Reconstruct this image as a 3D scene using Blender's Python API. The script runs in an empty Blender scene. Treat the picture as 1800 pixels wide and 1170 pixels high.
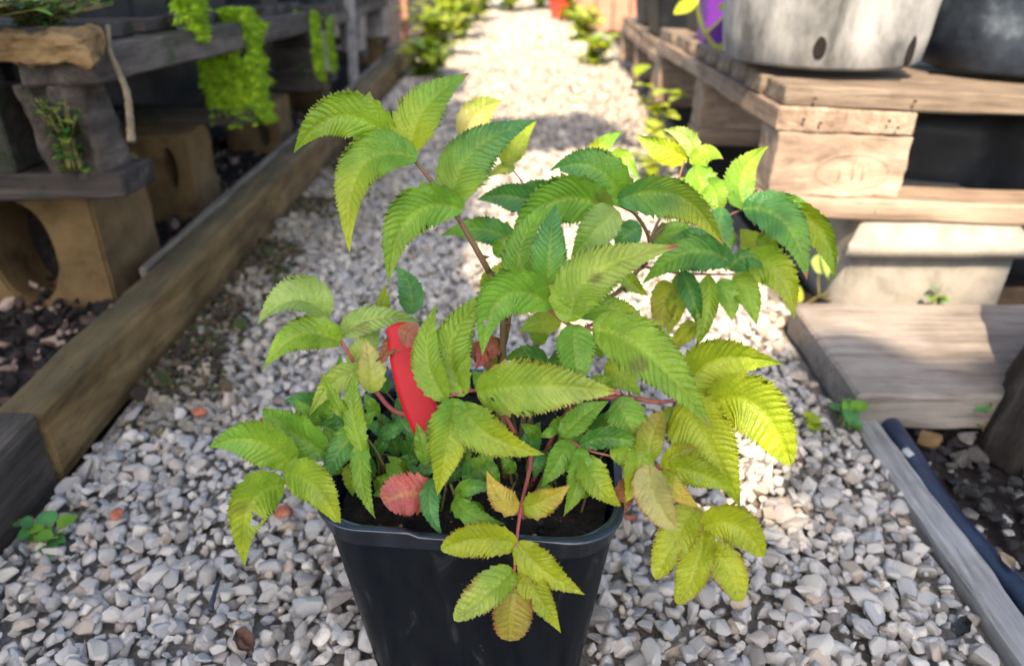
import bpy, bmesh, math, random
import numpy as np
from mathutils import Vector, noise as mnoise, Matrix, Euler

# ------------------------------------------------------------------ camera, sky, sun, exposure
SC = bpy.context.scene
F, CH = 1350.0, 0.56                       # focal length in photo pixels, camera height
PITCH, YAW = math.radians(28), math.radians(1.2)
cam_d = bpy.data.cameras.new('camera')
cam = bpy.data.objects.new('camera', cam_d)
SC.collection.objects.link(cam)
cam.location = (0, 0, CH)
cam.rotation_euler = (math.radians(90) - PITCH, 0, YAW)
cam_d.sensor_width = 36.0
cam_d.lens = 36.0 * F / 1800.0
cam_d.clip_start, cam_d.clip_end = 0.02, 500
cam_d.dof.use_dof = True
cam_d.dof.focus_distance = 0.56
cam_d.dof.aperture_fstop = 5.0
SC.camera = cam

SUN_EL, SUN_AZ = math.radians(48), math.radians(8)   # azimuth: how far the light heads to the right of +Y
SD = np.array([math.sin(SUN_AZ) * math.cos(SUN_EL), math.cos(SUN_AZ) * math.cos(SUN_EL), -math.sin(SUN_EL)])
world = bpy.data.worlds.new('World')
SC.world = world
world.use_nodes = True
wn = world.node_tree
sky = wn.nodes.new('ShaderNodeTexSky')
sky.sky_type = 'NISHITA'
sky.sun_disc = False
sky.sun_elevation = SUN_EL
sky.sun_rotation = math.atan2(-SD[0], -SD[1])
sky.air_density, sky.dust_density, sky.ozone_density = 1.0, 2.5, 1.0
wn.links.new(sky.outputs[0], wn.nodes['Background'].inputs[0])
wn.nodes['Background'].inputs[1].default_value = 0.120
sun_d = bpy.data.lights.new('sun', 'SUN')
sun_d.energy, sun_d.angle, sun_d.color = 3.5, math.radians(0.55), (1.0, 0.82, 0.60)
sun = bpy.data.objects.new('sun', sun_d)
SC.collection.objects.link(sun)
sun.rotation_euler = Vector(SD).to_track_quat('-Z', 'Y').to_euler()
SC.view_settings.view_transform = 'Standard'
SC.view_settings.look = 'None'
SC.view_settings.exposure = 2.0
SC.view_settings.gamma = 1.0
SC.render.resolution_x, SC.render.resolution_y = 1024, 665

# ------------------------------------------------------------------ helpers
fw = np.array([-math.sin(YAW) * math.cos(PITCH), math.cos(YAW) * math.cos(PITCH), -math.sin(PITCH)])
rt = np.array([math.cos(YAW), math.sin(YAW), 0.0])
up = np.cross(rt, fw)
CAM = np.array([0, 0, CH])
def ray(px, py): return fw + rt * (px - 900) / F - up * (py - 585) / F
def D(px, py, d): return CAM + ray(px, py) * d                      # sight line at a measured depth
def G(px, py, z=0.0): r = ray(px, py); return CAM + r * (z - CH) / r[2]
def YP(px, py, y): r = ray(px, py); return CAM + r * y / r[1]
R = random.Random(7)
NR = np.random.RandomState(7)
COL = SC.collection

def link(name, me, mat=None, parent=None, loc=None, rot=None, **props):
    o = bpy.data.objects.new(name, me)
    COL.objects.link(o)
    if mat is not None and me is not None and len(me.materials) == 0:
        me.materials.append(mat)
    if parent is not None: o.parent = parent
    if loc is not None: o.location = loc
    if rot is not None: o.rotation_euler = rot
    for k, v in props.items(): o[k] = v
    return o
def thing(name, label, category, loc=(0, 0, 0), rot=(0, 0, 0), group=None):
    o = link(name, None, loc=loc, rot=rot, label=label, category=category)
    o.empty_display_size = 0.02
    if group: o['group'] = group
    return o
def mesh(name, verts, faces, smooth=True):
    me = bpy.data.meshes.new(name)
    me.from_pydata([tuple(v) for v in verts], [], faces)
    if smooth: me.polygons.foreach_set('use_smooth', [True] * len(me.polygons))
    me.update()
    return me
def big_mesh(name, V, T, cols=None, smooth=True):
    """V (n,3), T (m,3) triangles"""
    me = bpy.data.meshes.new(name)
    me.vertices.add(len(V)); me.vertices.foreach_set('co', V.astype(np.float32).ravel())
    me.loops.add(len(T) * 3); me.loops.foreach_set('vertex_index', T.astype(np.int32).ravel())
    me.polygons.add(len(T)); me.polygons.foreach_set('loop_start', np.arange(0, len(T) * 3, 3, dtype=np.int32))
    me.polygons.foreach_set('use_smooth', np.full(len(T), smooth))
    me.update(calc_edges=True); me.validate()
    if cols is not None: set_col(me, cols)
    return me
def set_col(me, cols):
    a = me.color_attributes.new('Col', 'FLOAT_COLOR', 'POINT')
    c = np.ones((len(cols), 4), np.float32); c[:, :3] = cols
    a.data.foreach_set('color', c.ravel())
def from_bm(name, bm, smooth=False):
    me = bpy.data.meshes.new(name)
    bm.normal_update(); bm.to_mesh(me); bm.free()
    if smooth: me.polygons.foreach_set('use_smooth', [True] * len(me.polygons))
    return me

def catmull(pts, n):
    pts = [np.array(p, float) for p in pts]
    if len(pts) == 2: return [pts[0] + (pts[1] - pts[0]) * i / n for i in range(n + 1)]
    out = []
    P = [2 * pts[0] - pts[1]] + pts + [2 * pts[-1] - pts[-2]]
    seg = len(pts) - 1
    for i in range(seg):
        a, b, c, d = P[i:i + 4]
        for k in range(n):
            t = k / n
            out.append(.5 * (2 * b + (c - a) * t + (2 * a - 5 * b + 4 * c - d) * t * t + (3 * b - a - 3 * c + d) * t ** 3))
    out.append(pts[-1])
    return out
def tube(path, r0, r1, sides=8, wob=0.0):
    V, Fc = [], []
    n = len(path)
    for i, p in enumerate(path):
        t = path[min(i + 1, n - 1)] - path[max(i - 1, 0)]
        t = t / (np.linalg.norm(t) + 1e-9)
        a = np.cross(t, [0.3, 0.2, 1.0]); a /= np.linalg.norm(a) + 1e-9
        b = np.cross(t, a)
        r = r0 + (r1 - r0) * i / (n - 1)
        for k in range(sides):
            th = 2 * math.pi * k / sides
            rr = r * (1 + wob * (R.random() - .5))
            V.append(p + (a * math.cos(th) + b * math.sin(th)) * rr)
    for i in range(n - 1):
        for k in range(sides):
            k2 = (k + 1) % sides
            Fc.append((i * sides + k, i * sides + k2, (i + 1) * sides + k2, (i + 1) * sides + k))
    Fc.append(tuple(range(sides - 1, -1, -1)))
    Fc.append(tuple((n - 1) * sides + k for k in range(sides)))
    return V, Fc
def merge(parts):
    V, Fc = [], []
    for v, f in parts:
        o = len(V); V += list(v); Fc += [tuple(i + o for i in q) for q in f]
    return V, Fc

# ------------------------------------------------------------------ materials
def new_mat(name):
    m = bpy.data.materials.new(name); m.use_nodes = True
    n = m.node_tree.nodes; l = m.node_tree.links
    return m, n, l, n['Principled BSDF']
def ramp(n, cols, pos):
    r = n.new('ShaderNodeValToRGB')
    e = r.color_ramp.elements
    while len(e) < len(cols): e.new(0.5)
    for k, (c, p) in enumerate(zip(cols, pos)):
        e[k].position = p; e[k].color = (*c, 1)
    return r
def noise_node(n, l, scale, detail=5, rough=.6, vec=None, dist=0):
    t = n.new('ShaderNodeTexNoise')
    t.inputs['Scale'].default_value = scale; t.inputs['Detail'].default_value = detail
    t.inputs['Roughness'].default_value = rough; t.inputs['Distortion'].default_value = dist
    if vec is not None: l.new(vec, t.inputs['Vector'])
    return t
def mix_col(n, l, fac, a, b, blend='MIX'):
    m = n.new('ShaderNodeMix'); m.data_type = 'RGBA'; m.blend_type = blend
    for s, v in ((0, fac), (6, a), (7, b)):
        if hasattr(v, 'is_linked'): l.new(v, m.inputs[s])
        elif s == 0: m.inputs[0].default_value = v
        else: m.inputs[s].default_value = (*v, 1)
    return m.outputs[2]
def bump(n, l, h, strength, dist, bsdf):
    b = n.new('ShaderNodeBump'); b.inputs['Strength'].default_value = strength; b.inputs['Distance'].default_value = dist
    l.new(h, b.inputs['Height']); l.new(b.outputs[0], bsdf.inputs['Normal'])

def ramp_of(n, l, fac):
    r = ramp(n, [(.30, .28, .26), (.92, .92, .92), (1.12, 1.12, 1.12)], [.36, .48, .7]); l.new(fac, r.inputs[0])
    return r.outputs[0]
def wood(name, c1, c2, c3, axis=0, stretch=14, scale=9, rough=.85, moss=None, moss_lo=.52, moss_hi=.66, topmoss=False):
    m, n, l, b = new_mat(name)
    tc = n.new('ShaderNodeTexCoord'); mp = n.new('ShaderNodeMapping')
    s = [scale * stretch / 3] * 3; s[axis] = scale / 3
    mp.inputs['Scale'].default_value = s
    l.new(tc.outputs['Object'], mp.inputs[0])
    g = noise_node(n, l, 1.0, 8, .68, mp.outputs[0], .6)
    blot = noise_node(n, l, scale * .9, 4, .6, tc.outputs['Object'])
    r = ramp(n, [c1, c2, c3], [.3, .52, .72]); l.new(g.outputs['Fac'], r.inputs[0])
    br = ramp(n, [(.45, .43, .42), (1, 1, 1)], [.32, .62]); l.new(blot.outputs['Fac'], br.inputs[0])
    c = mix_col(n, l, .8, r.outputs[0], br.outputs[0], 'MULTIPLY')
    if moss:
        ms = noise_node(n, l, scale * 1.1, 6, .7, tc.outputs['Object'])
        mr = ramp(n, [(0, 0, 0), (1, 1, 1)], [moss_lo, moss_hi]); l.new(ms.outputs['Fac'], mr.inputs[0])
        fac = mr.outputs[0]
        if topmoss:                              # algae grow on the upward side
            ge = n.new('ShaderNodeNewGeometry'); sp = n.new('ShaderNodeSeparateXYZ'); l.new(ge.outputs['True Normal'], sp.inputs[0])
            ad = n.new('ShaderNodeMath'); ad.operation = 'MULTIPLY_ADD'; l.new(sp.outputs[2], ad.inputs[0]); ad.inputs[1].default_value = .5
            l.new(mr.outputs[0], ad.inputs[2]); ad.use_clamp = True
            fac = ad.outputs[0]
        c = mix_col(n, l, fac, c, moss)
    l.new(c, b.inputs['Base Color']); b.inputs['Roughness'].default_value = rough
    b.inputs['Specular IOR Level'].default_value = .25
    fine = noise_node(n, l, 3.2, 6, .7, mp.outputs[0], .3)
    c = mix_col(n, l, .55, c, ramp_of(n, l, fine.outputs['Fac']), 'MULTIPLY'); l.new(c, b.inputs['Base Color'])
    bump(n, l, fine.outputs['Fac'], .7, .005, b)
    return m
def mottled(name, cols, pos, scale, rough=.8, bscale=None, bstr=.4, bdist=.002, spec=.3, detail=6, attr=False, rnd=False, vscale=None):
    m, n, l, b = new_mat(name)
    tc = n.new('ShaderNodeTexCoord')
    vec = tc.outputs['Object']
    if vscale:
        mp = n.new('ShaderNodeMapping'); mp.inputs['Scale'].default_value = vscale; l.new(vec, mp.inputs[0]); vec = mp.outputs[0]
    t = noise_node(n, l, scale, detail, .65, vec, .5 if vscale else 0)
    r = ramp(n, cols, pos); l.new(t.outputs['Fac'], r.inputs[0])
    c = r.outputs[0]
    if attr:
        a = n.new('ShaderNodeAttribute'); a.attribute_name = 'Col'
        c = mix_col(n, l, 1.0, a.outputs['Color'], c, 'MULTIPLY')
    l.new(c, b.inputs['Base Color'])
    b.inputs['Roughness'].default_value = rough; b.inputs['Specular IOR Level'].default_value = spec
    t2 = noise_node(n, l, bscale or scale * 3, 5, .6, tc.outputs['Object'])
    bump(n, l, t2.outputs['Fac'], bstr, bdist, b)
    return m

def leaf_mat(name, translucency=.36, rough=.35, glow=(1.15, 1.12, .35)):
    m, n, l, b = new_mat(name)
    a = n.new('ShaderNodeAttribute'); a.attribute_name = 'Col'
    tc = n.new('ShaderNodeTexCoord')
    t = noise_node(n, l, 55, 5, .6, tc.outputs['Object'])
    r = ramp(n, [(.8, .84, .8), (1.12, 1.08, 1.0)], [.35, .65]); l.new(t.outputs['Fac'], r.inputs[0])
    c = mix_col(n, l, 1.0, a.outputs['Color'], r.outputs[0], 'MULTIPLY')
    l.new(c, b.inputs['Base Color'])
    b.inputs['Roughness'].default_value = rough; b.inputs['Specular IOR Level'].default_value = .4
    tr = n.new('ShaderNodeBsdfTranslucent')
    c2 = mix_col(n, l, 1.0, c, glow, 'MULTIPLY')
    l.new(c2, tr.inputs['Color'])
    mx = n.new('ShaderNodeMixShader'); mx.inputs[0].default_value = translucency
    l.new(b.outputs[0], mx.inputs[1]); l.new(tr.outputs[0], mx.inputs[2])
    l.new(mx.outputs[0], n['Material Output'].inputs['Surface'])
    vo = n.new('ShaderNodeTexVoronoi'); vo.inputs['Scale'].default_value = 520; l.new(tc.outputs['Object'], vo.inputs['Vector'])   # puckered net between veins
    t2 = noise_node(n, l, 260, 4, .6, tc.outputs['Object'])
    ad = n.new('ShaderNodeMath'); ad.operation = 'ADD'; l.new(t2.outputs['Fac'], ad.inputs[0]); l.new(vo.outputs['Distance'], ad.inputs[1])
    bump(n, l, ad.outputs[0], .6, .0009, b)
    return m

M = {}
M['leaf'] = leaf_mat('leaf_blade')
M['leaf_dry'] = leaf_mat('dry_leaf', .12, .8, (1, .9, .7))
M['weed'] = leaf_mat('weed_blade', .4, .55)
M['cane'] = mottled('cane_bark', [(.10, .075, .03), (.16, .10, .045), (.20, .075, .05)], [.35, .5, .65], 60, .55)
M['stalk_red'] = mottled('red_stalk', [(.20, .05, .05), (.30, .07, .06), (.26, .14, .06)], [.35, .52, .7], 60, .5)
M['stalk_green'] = mottled('green_stalk', [(.12, .13, .03), (.17, .13, .04), (.2, .1, .05)], [.35, .55, .7], 50, .5)
M['soil'] = mottled('potting_soil', [(.004, .003, .003), (.014, .010, .008), (.04, .028, .02)], [.35, .55, .75], 90, .95, 200, .8, .004)
M['bed_soil'] = mottled('bed_soil', [(.008, .006, .005), (.022, .015, .012), (.05, .035, .028)], [.35, .55, .75], 40, .95, 150, .8, .006)
M['crumb'] = mottled('soil_crumbs', [(.6, .6, .6), (1.1, 1.1, 1.1)], [.35, .65], 120, .9, attr=True)
M['stone_mass'] = mottled('gravel_stone', [(.68, .67, .66), (1.02, 1.0, .98), (1.14, 1.12, 1.1)], [.34, .52, .68], 130, .82, 420, .35, .0012, attr=True)
def single_stone():
    m, n, l, b = new_mat('loose_stone')
    oi = n.new('ShaderNodeObjectInfo'); tc = n.new('ShaderNodeTexCoord')
    cr = ramp(n, [tuple(.92 * f_ * q_ for f_, q_ in zip((1.02, 1.0, .97), c_)) for c_ in [(.22, .20, .18), (.38, .36, .335), (.46, .43, .385), (.34, .345, .35), (.54, .505, .45), (.41, .395, .375), (.43, .36, .285)]],
              [0, .15, .32, .5, .66, .84, .95])
    l.new(oi.outputs['Random'], cr.inputs[0])
    t = noise_node(n, l, 130, 6, .65, tc.outputs['Object'])
    r = ramp(n, [(.68, .67, .66), (1.02, 1.0, .98), (1.14, 1.12, 1.1)], [.34, .52, .68]); l.new(t.outputs['Fac'], r.inputs[0])
    l.new(mix_col(n, l, 1.0, cr.outputs[0], r.outputs[0], 'MULTIPLY'), b.inputs['Base Color'])
    b.inputs['Roughness'].default_value = .82; b.inputs['Specular IOR Level'].default_value = .3
    t2 = noise_node(n, l, 420, 5, .6, tc.outputs['Object']); bump(n, l, t2.outputs['Fac'], .35, .0012, b)
    return m
M['stone_one'] = single_stone()
M['gravel_base'] = mottled('gravel_bed', [(.10, .085, .07), (.2, .18, .155), (.32, .29, .25)], [.3, .5, .7], 30, .95, 180, .9, .006)
M['ground'] = mottled('earth', [(.05, .04, .03), (.09, .07, .05), (.12, .10, .07)], [.3, .5, .7], 3, .95)
M['brick'] = mottled('brick_chip', [(.22, .06, .03), (.36, .11, .06), (.45, .18, .11)], [.35, .5, .65], 90, .9)
# plastic pot: dusty, faintly scratched black
def pot_plastic():
    m, n, l, b = new_mat('black_pot_plastic')
    tc = n.new('ShaderNodeTexCoord'); mp = n.new('ShaderNodeMapping')
    mp.inputs['Scale'].default_value = (14, 14, 3)
    l.new(tc.outputs['Object'], mp.inputs[0])
    t = noise_node(n, l, 3, 7, .7, mp.outputs[0], .8)
    r = ramp(n, [(.003, .004, .006), (.006, .0075, .010), (.05, .05, .05)], [.35, .58, .80]); l.new(t.outputs['Fac'], r.inputs[0])
    sp = noise_node(n, l, 140, 2, .5, tc.outputs['Object'])
    sr = ramp(n, [(0, 0, 0), (.5, .5, .5)], [.73, .78]); l.new(sp.outputs['Fac'], sr.inputs[0])
    l.new(mix_col(n, l, sr.outputs[0], r.outputs[0], (.14, .13, .12)), b.inputs['Base Color'])
    rr = ramp(n, [(.3, .3, .3), (.62, .62, .62)], [.35, .75]); l.new(t.outputs['Fac'], rr.inputs[0])
    l.new(rr.outputs[0], b.inputs['Roughness'])
    b.inputs['Specular IOR Level'].default_value = .16
    bump(n, l, t.outputs['Fac'], .15, .001, b)
    return m
M['pot'] = pot_plastic()
M['rim'] = mottled('rim_plastic', [(.006, .009, .016), (.012, .018, .03)], [.35, .65], 40, .24, spec=.8, bstr=.08)  # base colour tinted blue to imitate reflected sky
M['tag'] = mottled('red_plastic', [(.40, .006, .012), (.46, .010, .016)], [.3, .7], 20, .55, spec=.3, bstr=.15)
M['sleeper'] = wood('mossy_sleeper', (.07, .042, .016), (.21, .13, .048), (.34, .225, .10), 1, 7, 9, moss=(.022, .036, .022), moss_lo=.62, moss_hi=.8, topmoss=True)
M['sleeper_pale'] = wood('pale_batten', (.075, .06, .042), (.16, .13, .095), (.24, .20, .15), 1, 12, 9)
M['grey_wood'] = wood('grey_weathered_wood', (.17, .165, .16), (.33, .32, .305), (.44, .42, .395), 1, 12, 9)
M['grey_wood_x'] = wood('grey_weathered_wood_x', (.18, .155, .135), (.27, .235, .20), (.315, .275, .235), 0, 9, 8)
M['pal_x'] = wood('pallet_wood_x', (.18, .13, .095), (.33, .245, .18), (.42, .325, .245), 0, 9, 7)
M['pal_deck'] = wood('pallet_deck_wood', (.085, .062, .045), (.19, .145, .105), (.30, .24, .18), 0, 14, 8)
M['pal_y'] = wood('pallet_wood_y', (.17, .115, .08), (.34, .25, .18), (.46, .35, .26), 1, 14, 8)
M['pal_dark'] = wood('old_pallet_wood', (.016, .012, .010), (.045, .035, .029), (.10, .08, .066), 0, 10, 9, moss=(.014, .026, .006))
M['pal_dark_y'] = wood('old_pallet_wood_y', (.028, .022, .017), (.082, .065, .052), (.17, .14, .112), 1, 10, 9, moss=(.03, .045, .01), moss_lo=.56, moss_hi=.7)
M['block_wood'] = wood('pallet_block_wood', (.26, .19, .14), (.40, .305, .225), (.46, .36, .275), 0, 4, 9)
M['torn_wood'] = wood('torn_wood', (.13, .078, .03), (.25, .155, .065), (.33, .215, .10), 0, 6, 22)
M['bark'] = wood('log_bark', (.014, .011, .009), (.045, .036, .028), (.12, .10, .082), 2, 7, 18, moss=(.035, .055, .015), moss_lo=.6, moss_hi=.75)
M['concrete'] = mottled('cast_concrete', [(.17, .155, .13), (.26, .24, .205), (.30, .28, .24)], [.3, .5, .7], 22, .9, 160, .4, .002)
M['sand_block'] = mottled('sandy_block', [(.05, .03, .011), (.125, .076, .029), (.17, .108, .045)], [.3, .5, .7], 16, .9, 140, .4, .002)
M['moss'] = mottled('moss', [(.07, .15, .005), (.20, .34, .010), (.36, .50, .025)], [.3, .5, .7], 45, .95, attr=True)
M['zinc'] = mottled('dusty_grey_pot', [(.07, .07, .068), (.19, .19, .185), (.29, .29, .28), (.36, .355, .335)], [.34, .46, .56, .68], 9, .7, 30, .25, .002, detail=9, vscale=(1.3, 1.3, .45))
M['bluepot'] = mottled('blue_black_pot', [(.010, .014, .022), (.03, .04, .055), (.14, .17, .20)], [.38, .52, .72], 9, .45, detail=8)
M['blackpot'] = mottled('black_nursery_pot', [(.006, .008, .010), (.012, .014, .017), (.035, .04, .045)], [.35, .55, .75], 12, .5)
M['purple'] = mottled('purple_plastic', [(.11, .025, .24), (.15, .035, .31)], [.3, .7], 6, .45)
M['redpot'] = mottled('red_plastic_pot', [(.55, .05, .03), (.65, .08, .05)], [.3, .7], 6, .5)
M['pinkwood'] = wood('pink_timber', (.38, .17, .11), (.55, .27, .18), (.62, .34, .24), 2, 10, 6)
M['palegrey'] = mottled('pale_grey_plastic', [(.3, .3, .3), (.38, .38, .37)], [.3, .7], 10, .6)
M['hose'] = mottled('blue_black_hose', [(.010, .017, .036), (.02, .032, .066)], [.35, .65], 30, .32, spec=.5)
M['root'] = mottled('pale_root', [(.12, .09, .05), (.22, .165, .10)], [.35, .65], 50, .8)
M['hole'] = mottled('hole_dark', [(.004, .003, .003), (.012, .009, .007)], [.3, .7], 40, .95)
M['twig'] = mottled('dark_twig', [(.02, .028, .04), (.05, .06, .075)], [.3, .7], 50, .7)
M['canopy'] = leaf_mat('tree_leaf', .3, .5)

# ------------------------------------------------------------------ boxes with worn faces
def board_mesh(name, sx, sy, sz, wear=.002, seg=None, bev=.003, seed=0, freq=18):
    """box centred at the origin in x,y with its base at z=0; worn by noise, edges knocked off"""
    bm = bmesh.new()
    bmesh.ops.create_cube(bm, size=1)
    for v in bm.verts: v.co = Vector((v.co.x * sx, v.co.y * sy, (v.co.z + .5) * sz))
    bmesh.ops.bevel(bm, geom=bm.edges[:], offset=bev, segments=1, affect='EDGES')
    step = seg or max(max(sx, sy, sz) / 26, .008)
    for ax, ln in ((0, sx), (1, sy), (2, sz)):
        k = int(ln / step)
        lo = -ln / 2 if ax < 2 else 0
        for i in range(1, k):
            co = [0, 0, 0]; co[ax] = lo + ln * i / k
            no = [0, 0, 0]; no[ax] = 1
            bmesh.ops.bisect_plane(bm, geom=bm.verts[:] + bm.edges[:] + bm.faces[:], plane_co=co, plane_no=no)
    off = Vector((seed * 3.1, seed * 1.7, seed * .9))
    bm.normal_update()
    for v in bm.verts:
        w = mnoise.noise(v.co * freq + off) + .6 * mnoise.noise(v.co * freq * 3.1 + off)
        v.co += v.normal * wear * w
    me = from_bm(name, bm, True)
    me.set_sharp_from_angle(angle=.55)
    return me
_bseed = [0]
def board(name, sx, sy, sz, loc, mat, parent=None, rot=(0, 0, 0), wear=.002, seg=None, bev=.003, freq=18, **props):
    _bseed[0] += 1
    return link(name, board_mesh(name, sx, sy, sz, wear, seg, bev, _bseed[0], freq), mat, parent, loc, rot, **props)

# ------------------------------------------------------------------ the setting: ground, path, beds
link('ground', mesh('ground', [(-150, -150, -.06), (150, -150, -.06), (150, 150, -.06), (-150, 150, -.06)], [(0, 1, 2, 3)]), M['ground'], kind='structure')
def terrain(name, x0, x1, y0, y1, nx, ny, z, amp, freq, mat, parent=None):
    V = [(x0 + (x1 - x0) * i / nx, y0 + (y1 - y0) * j / ny, z) for j in range(ny + 1) for i in range(nx + 1)]
    V = [(x, y, zz + amp * (mnoise.noise(Vector((x, y, 3.3)) * freq) + .5 * mnoise.noise(Vector((x, y, 8.3)) * freq * 3))) for x, y, zz in V]
    Fc = [(j * (nx + 1) + i, j * (nx + 1) + i + 1, (j + 1) * (nx + 1) + i + 1, (j + 1) * (nx + 1) + i) for j in range(ny) for i in range(nx)]
    return link(name, mesh(name, V, Fc), mat, parent, kind='structure')
PATH = terrain('gravel_path', -.535, .47, -.4, 9, 40, 300, -.012, .006, 6, M['gravel_base'])
terrain('bed_soil', -2.4, -.575, -.4, 9, 60, 260, .012, .02, 9, M['bed_soil'])
terrain('border_soil', .452, 2.4, -.4, 9, 60, 260, -.03, .014, 12, M['bed_soil'])

# base stones
def stone_shape(seed, bevel):
    rr = random.Random(seed)
    bm = bmesh.new()
    a, b, c = rr.uniform(.8, 1.25), rr.uniform(.65, .95), rr.uniform(.42, .72)
    for _ in range(13):
        v = Vector((rr.gauss(0, 1), rr.gauss(0, 1), rr.gauss(0, 1))).normalized() * rr.uniform(.82, 1.1)
        bm.verts.new((v.x * a, v.y * b, v.z * c))
    h = bmesh.ops.convex_hull(bm, input=bm.verts[:])
    bmesh.ops.delete(bm, geom=[g for g in h['geom_interior'] if isinstance(g, bmesh.types.BMVert)], context='VERTS')
    if bevel:
        bmesh.ops.dissolve_limit(bm, angle_limit=.5, verts=bm.verts[:], edges=bm.edges[:])
        bmesh.ops.bevel(bm, geom=bm.edges[:], offset=.11, segments=1, affect='EDGES', clamp_overlap=True)
    bmesh.ops.triangulate(bm, faces=bm.faces[:])
    V = np.array([v.co[:] for v in bm.verts]); bm.verts.index_update()
    T = np.array([[v.index for v in f.verts] for f in bm.faces])
    bm.free()
    return V, T
NEAR = [stone_shape(100 + i, True) for i in range(16)]
FAR = [stone_shape(300 + i, False) for i in range(10)]
POTC = YP(838, 928, .409); POTC = np.array([POTC[0] - .003, .516, -.004])
def rot_m(n):
    q = NR.normal(size=(n, 4)); q[:, 1:3] *= .32; q /= np.linalg.norm(q, axis=1)[:, None]   # mostly about z
    w, x, y, z = q.T
    return np.stack([np.stack([1 - 2 * (y * y + z * z), 2 * (x * y - z * w), 2 * (x * z + y * w)], -1),
                     np.stack([2 * (x * y + z * w), 1 - 2 * (x * x + z * z), 2 * (y * z - x * w)], -1),
                     np.stack([2 * (x * z - y * w), 2 * (y * z + x * w), 1 - 2 * (x * x + y * y)], -1)], 1)
PAL = .92 * np.array([1.02, 1.0, .97]) * np.array([(.38, .36, .335), (.46, .43, .385), (.34, .345, .35), (.54, .505, .45), (.41, .395, .375), (.22, .20, .18), (.43, .36, .285), (.30, .29, .28)])
def scatter(shapes, P, S, cols):
    """P (n,3), S (n,) radius, cols (n,3)"""
    n = len(P); idx = NR.randint(0, len(shapes), n); Rm = rot_m(n)
    Vs, Ts, Cs, o = [], [], [], 0
    for k, (V, T) in enumerate(shapes):
        w = np.where(idx == k)[0]
        if len(w) == 0: continue
        pts = np.einsum('nij,vj->nvi', Rm[w], V) * S[w][:, None, None] + P[w][:, None, :]
        Vs.append(pts.reshape(-1, 3))
        Ts.append((T[None] + (np.arange(len(w)) * len(V))[:, None, None]).reshape(-1, 3) + o)
        Cs.append(np.repeat(cols[w], len(V), 0)); o += len(w) * len(V)
    return np.concatenate(Vs), np.concatenate(Ts), np.concatenate(Cs)
def jgrid(x0, x1, y0, y1, sp, jit=.75):
    xs = np.arange(x0, x1, sp); ys = np.arange(y0, y1, sp)
    X, Y = np.meshgrid(xs, ys); p = np.stack([X.ravel(), Y.ravel()], 1)
    p[:, 0] += (np.arange(len(p)) // len(xs) % 2) * sp * .5
    return p + NR.uniform(-.5, .5, p.shape) * sp * jit
def fbm2(p, f): return np.array([mnoise.noise(Vector((x * f, y * f, 1.7))) for x, y in p])
def path_edge(p):
    return (p[:, 0] > -.522) & (p[:, 0] < .418 - .012 * np.sin(p[:, 1] * 5))
def not_pot(p): return (np.abs(p[:, 0] - POTC[0]) > .088) | (np.abs(p[:, 1] - POTC[1]) > .088)
def not_slab(p): return ~((p[:, 0] > .395) & (p[:, 1] > .8) & (p[:, 1] < 1.1))
def in_view(P):
    v = P - CAM; d = v @ fw
    px = 900 + F * (v @ rt) / d; py = 585 - F * (v @ up) / d
    return px, py, d
g1, g2 = jgrid(-.53, .44, .30, 2.1, .0132), jgrid(-.53, .44, .30, 2.1, .0172)
p = np.concatenate([g1, g2])
lay = np.concatenate([np.zeros(len(g1)), np.ones(len(g2))])
k = path_edge(p) & not_pot(p) & not_slab(p)
p, lay = p[k], lay[k]
S = np.clip(NR.lognormal(math.log(.0091), .36, len(p)), .0042, .018)
h = fbm2(p, 7)
z = -.005 + lay * .006 + h * .004 + NR.uniform(-.003, .003, len(p))
P3 = np.column_stack([p, z])
ci = NR.choice(len(PAL), len(p), p=[.2, .2, .14, .16, .14, .05, .04, .07])
cols = PAL[ci] * NR.uniform(.85, 1.1, (len(p), 1))
# dirt and moss collect along the left board
dirty = np.clip((-.30 - p[:, 0] + .09 * h) / .2, 0, 1) * (p[:, 1] > .78)
cols = cols * (1 - .45 * dirty[:, None]) * (1 - dirty[:, None] * np.array([.0, .05, .2]))
px, py, d = in_view(P3)
vis = (px > -20) & (px < 1820) & (py > 700) & (py < 1185) & ~((px > 560) & (px < 1090) & (py > 650)) & (lay > 0)
score = np.where(vis, S / d, 0)
top = np.argsort(-score)[:290]
stone_meshes = []
for i, (V, T) in enumerate(NEAR):
    stone_meshes.append(big_mesh('stone', V, T)); stone_meshes[-1].set_sharp_from_angle(angle=.45)
    stone_meshes[-1].materials.append(M['stone_one'])
for i in top:
    o = link('stone', stone_meshes[R.randrange(len(stone_meshes))], None, PATH)
    o.location = P3[i]; s = S[i]; o.scale = (s, s, s)
    o.rotation_euler = (R.gauss(0, .35), R.gauss(0, .35), R.uniform(0, 6.28))
rest = np.ones(len(p), bool); rest[top] = False
V, T, Cc = scatter(NEAR, P3[rest], S[rest], cols[rest])
gm = big_mesh('gravel', V, T, Cc); gm.set_sharp_from_angle(angle=.45)
link('gravel', gm, M['stone_mass'], PATH, kind='stuff')
p = jgrid(-.53, .44, 2.1, 7.5, .021)
p = p[path_edge(p)]
S = np.clip(NR.lognormal(math.log(.0112), .25, len(p)), .006, .018)
P3 = np.column_stack([p, -.006 + fbm2(p, 5) * .006 + NR.uniform(-.003, .003, len(p))])
cols = PAL[NR.choice(len(PAL), len(p), p=[.2, .2, .1, .2, .14, .04, .06, .06])] * NR.uniform(.85, 1.1, (len(p), 1)) * np.array([1.02, .98, .93])
V, T, Cc = scatter(FAR, P3, S, cols)
link('gravel', big_mesh('gravel_far', V, T, Cc, False), M['stone_mass'], PATH, kind='stuff')
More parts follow.
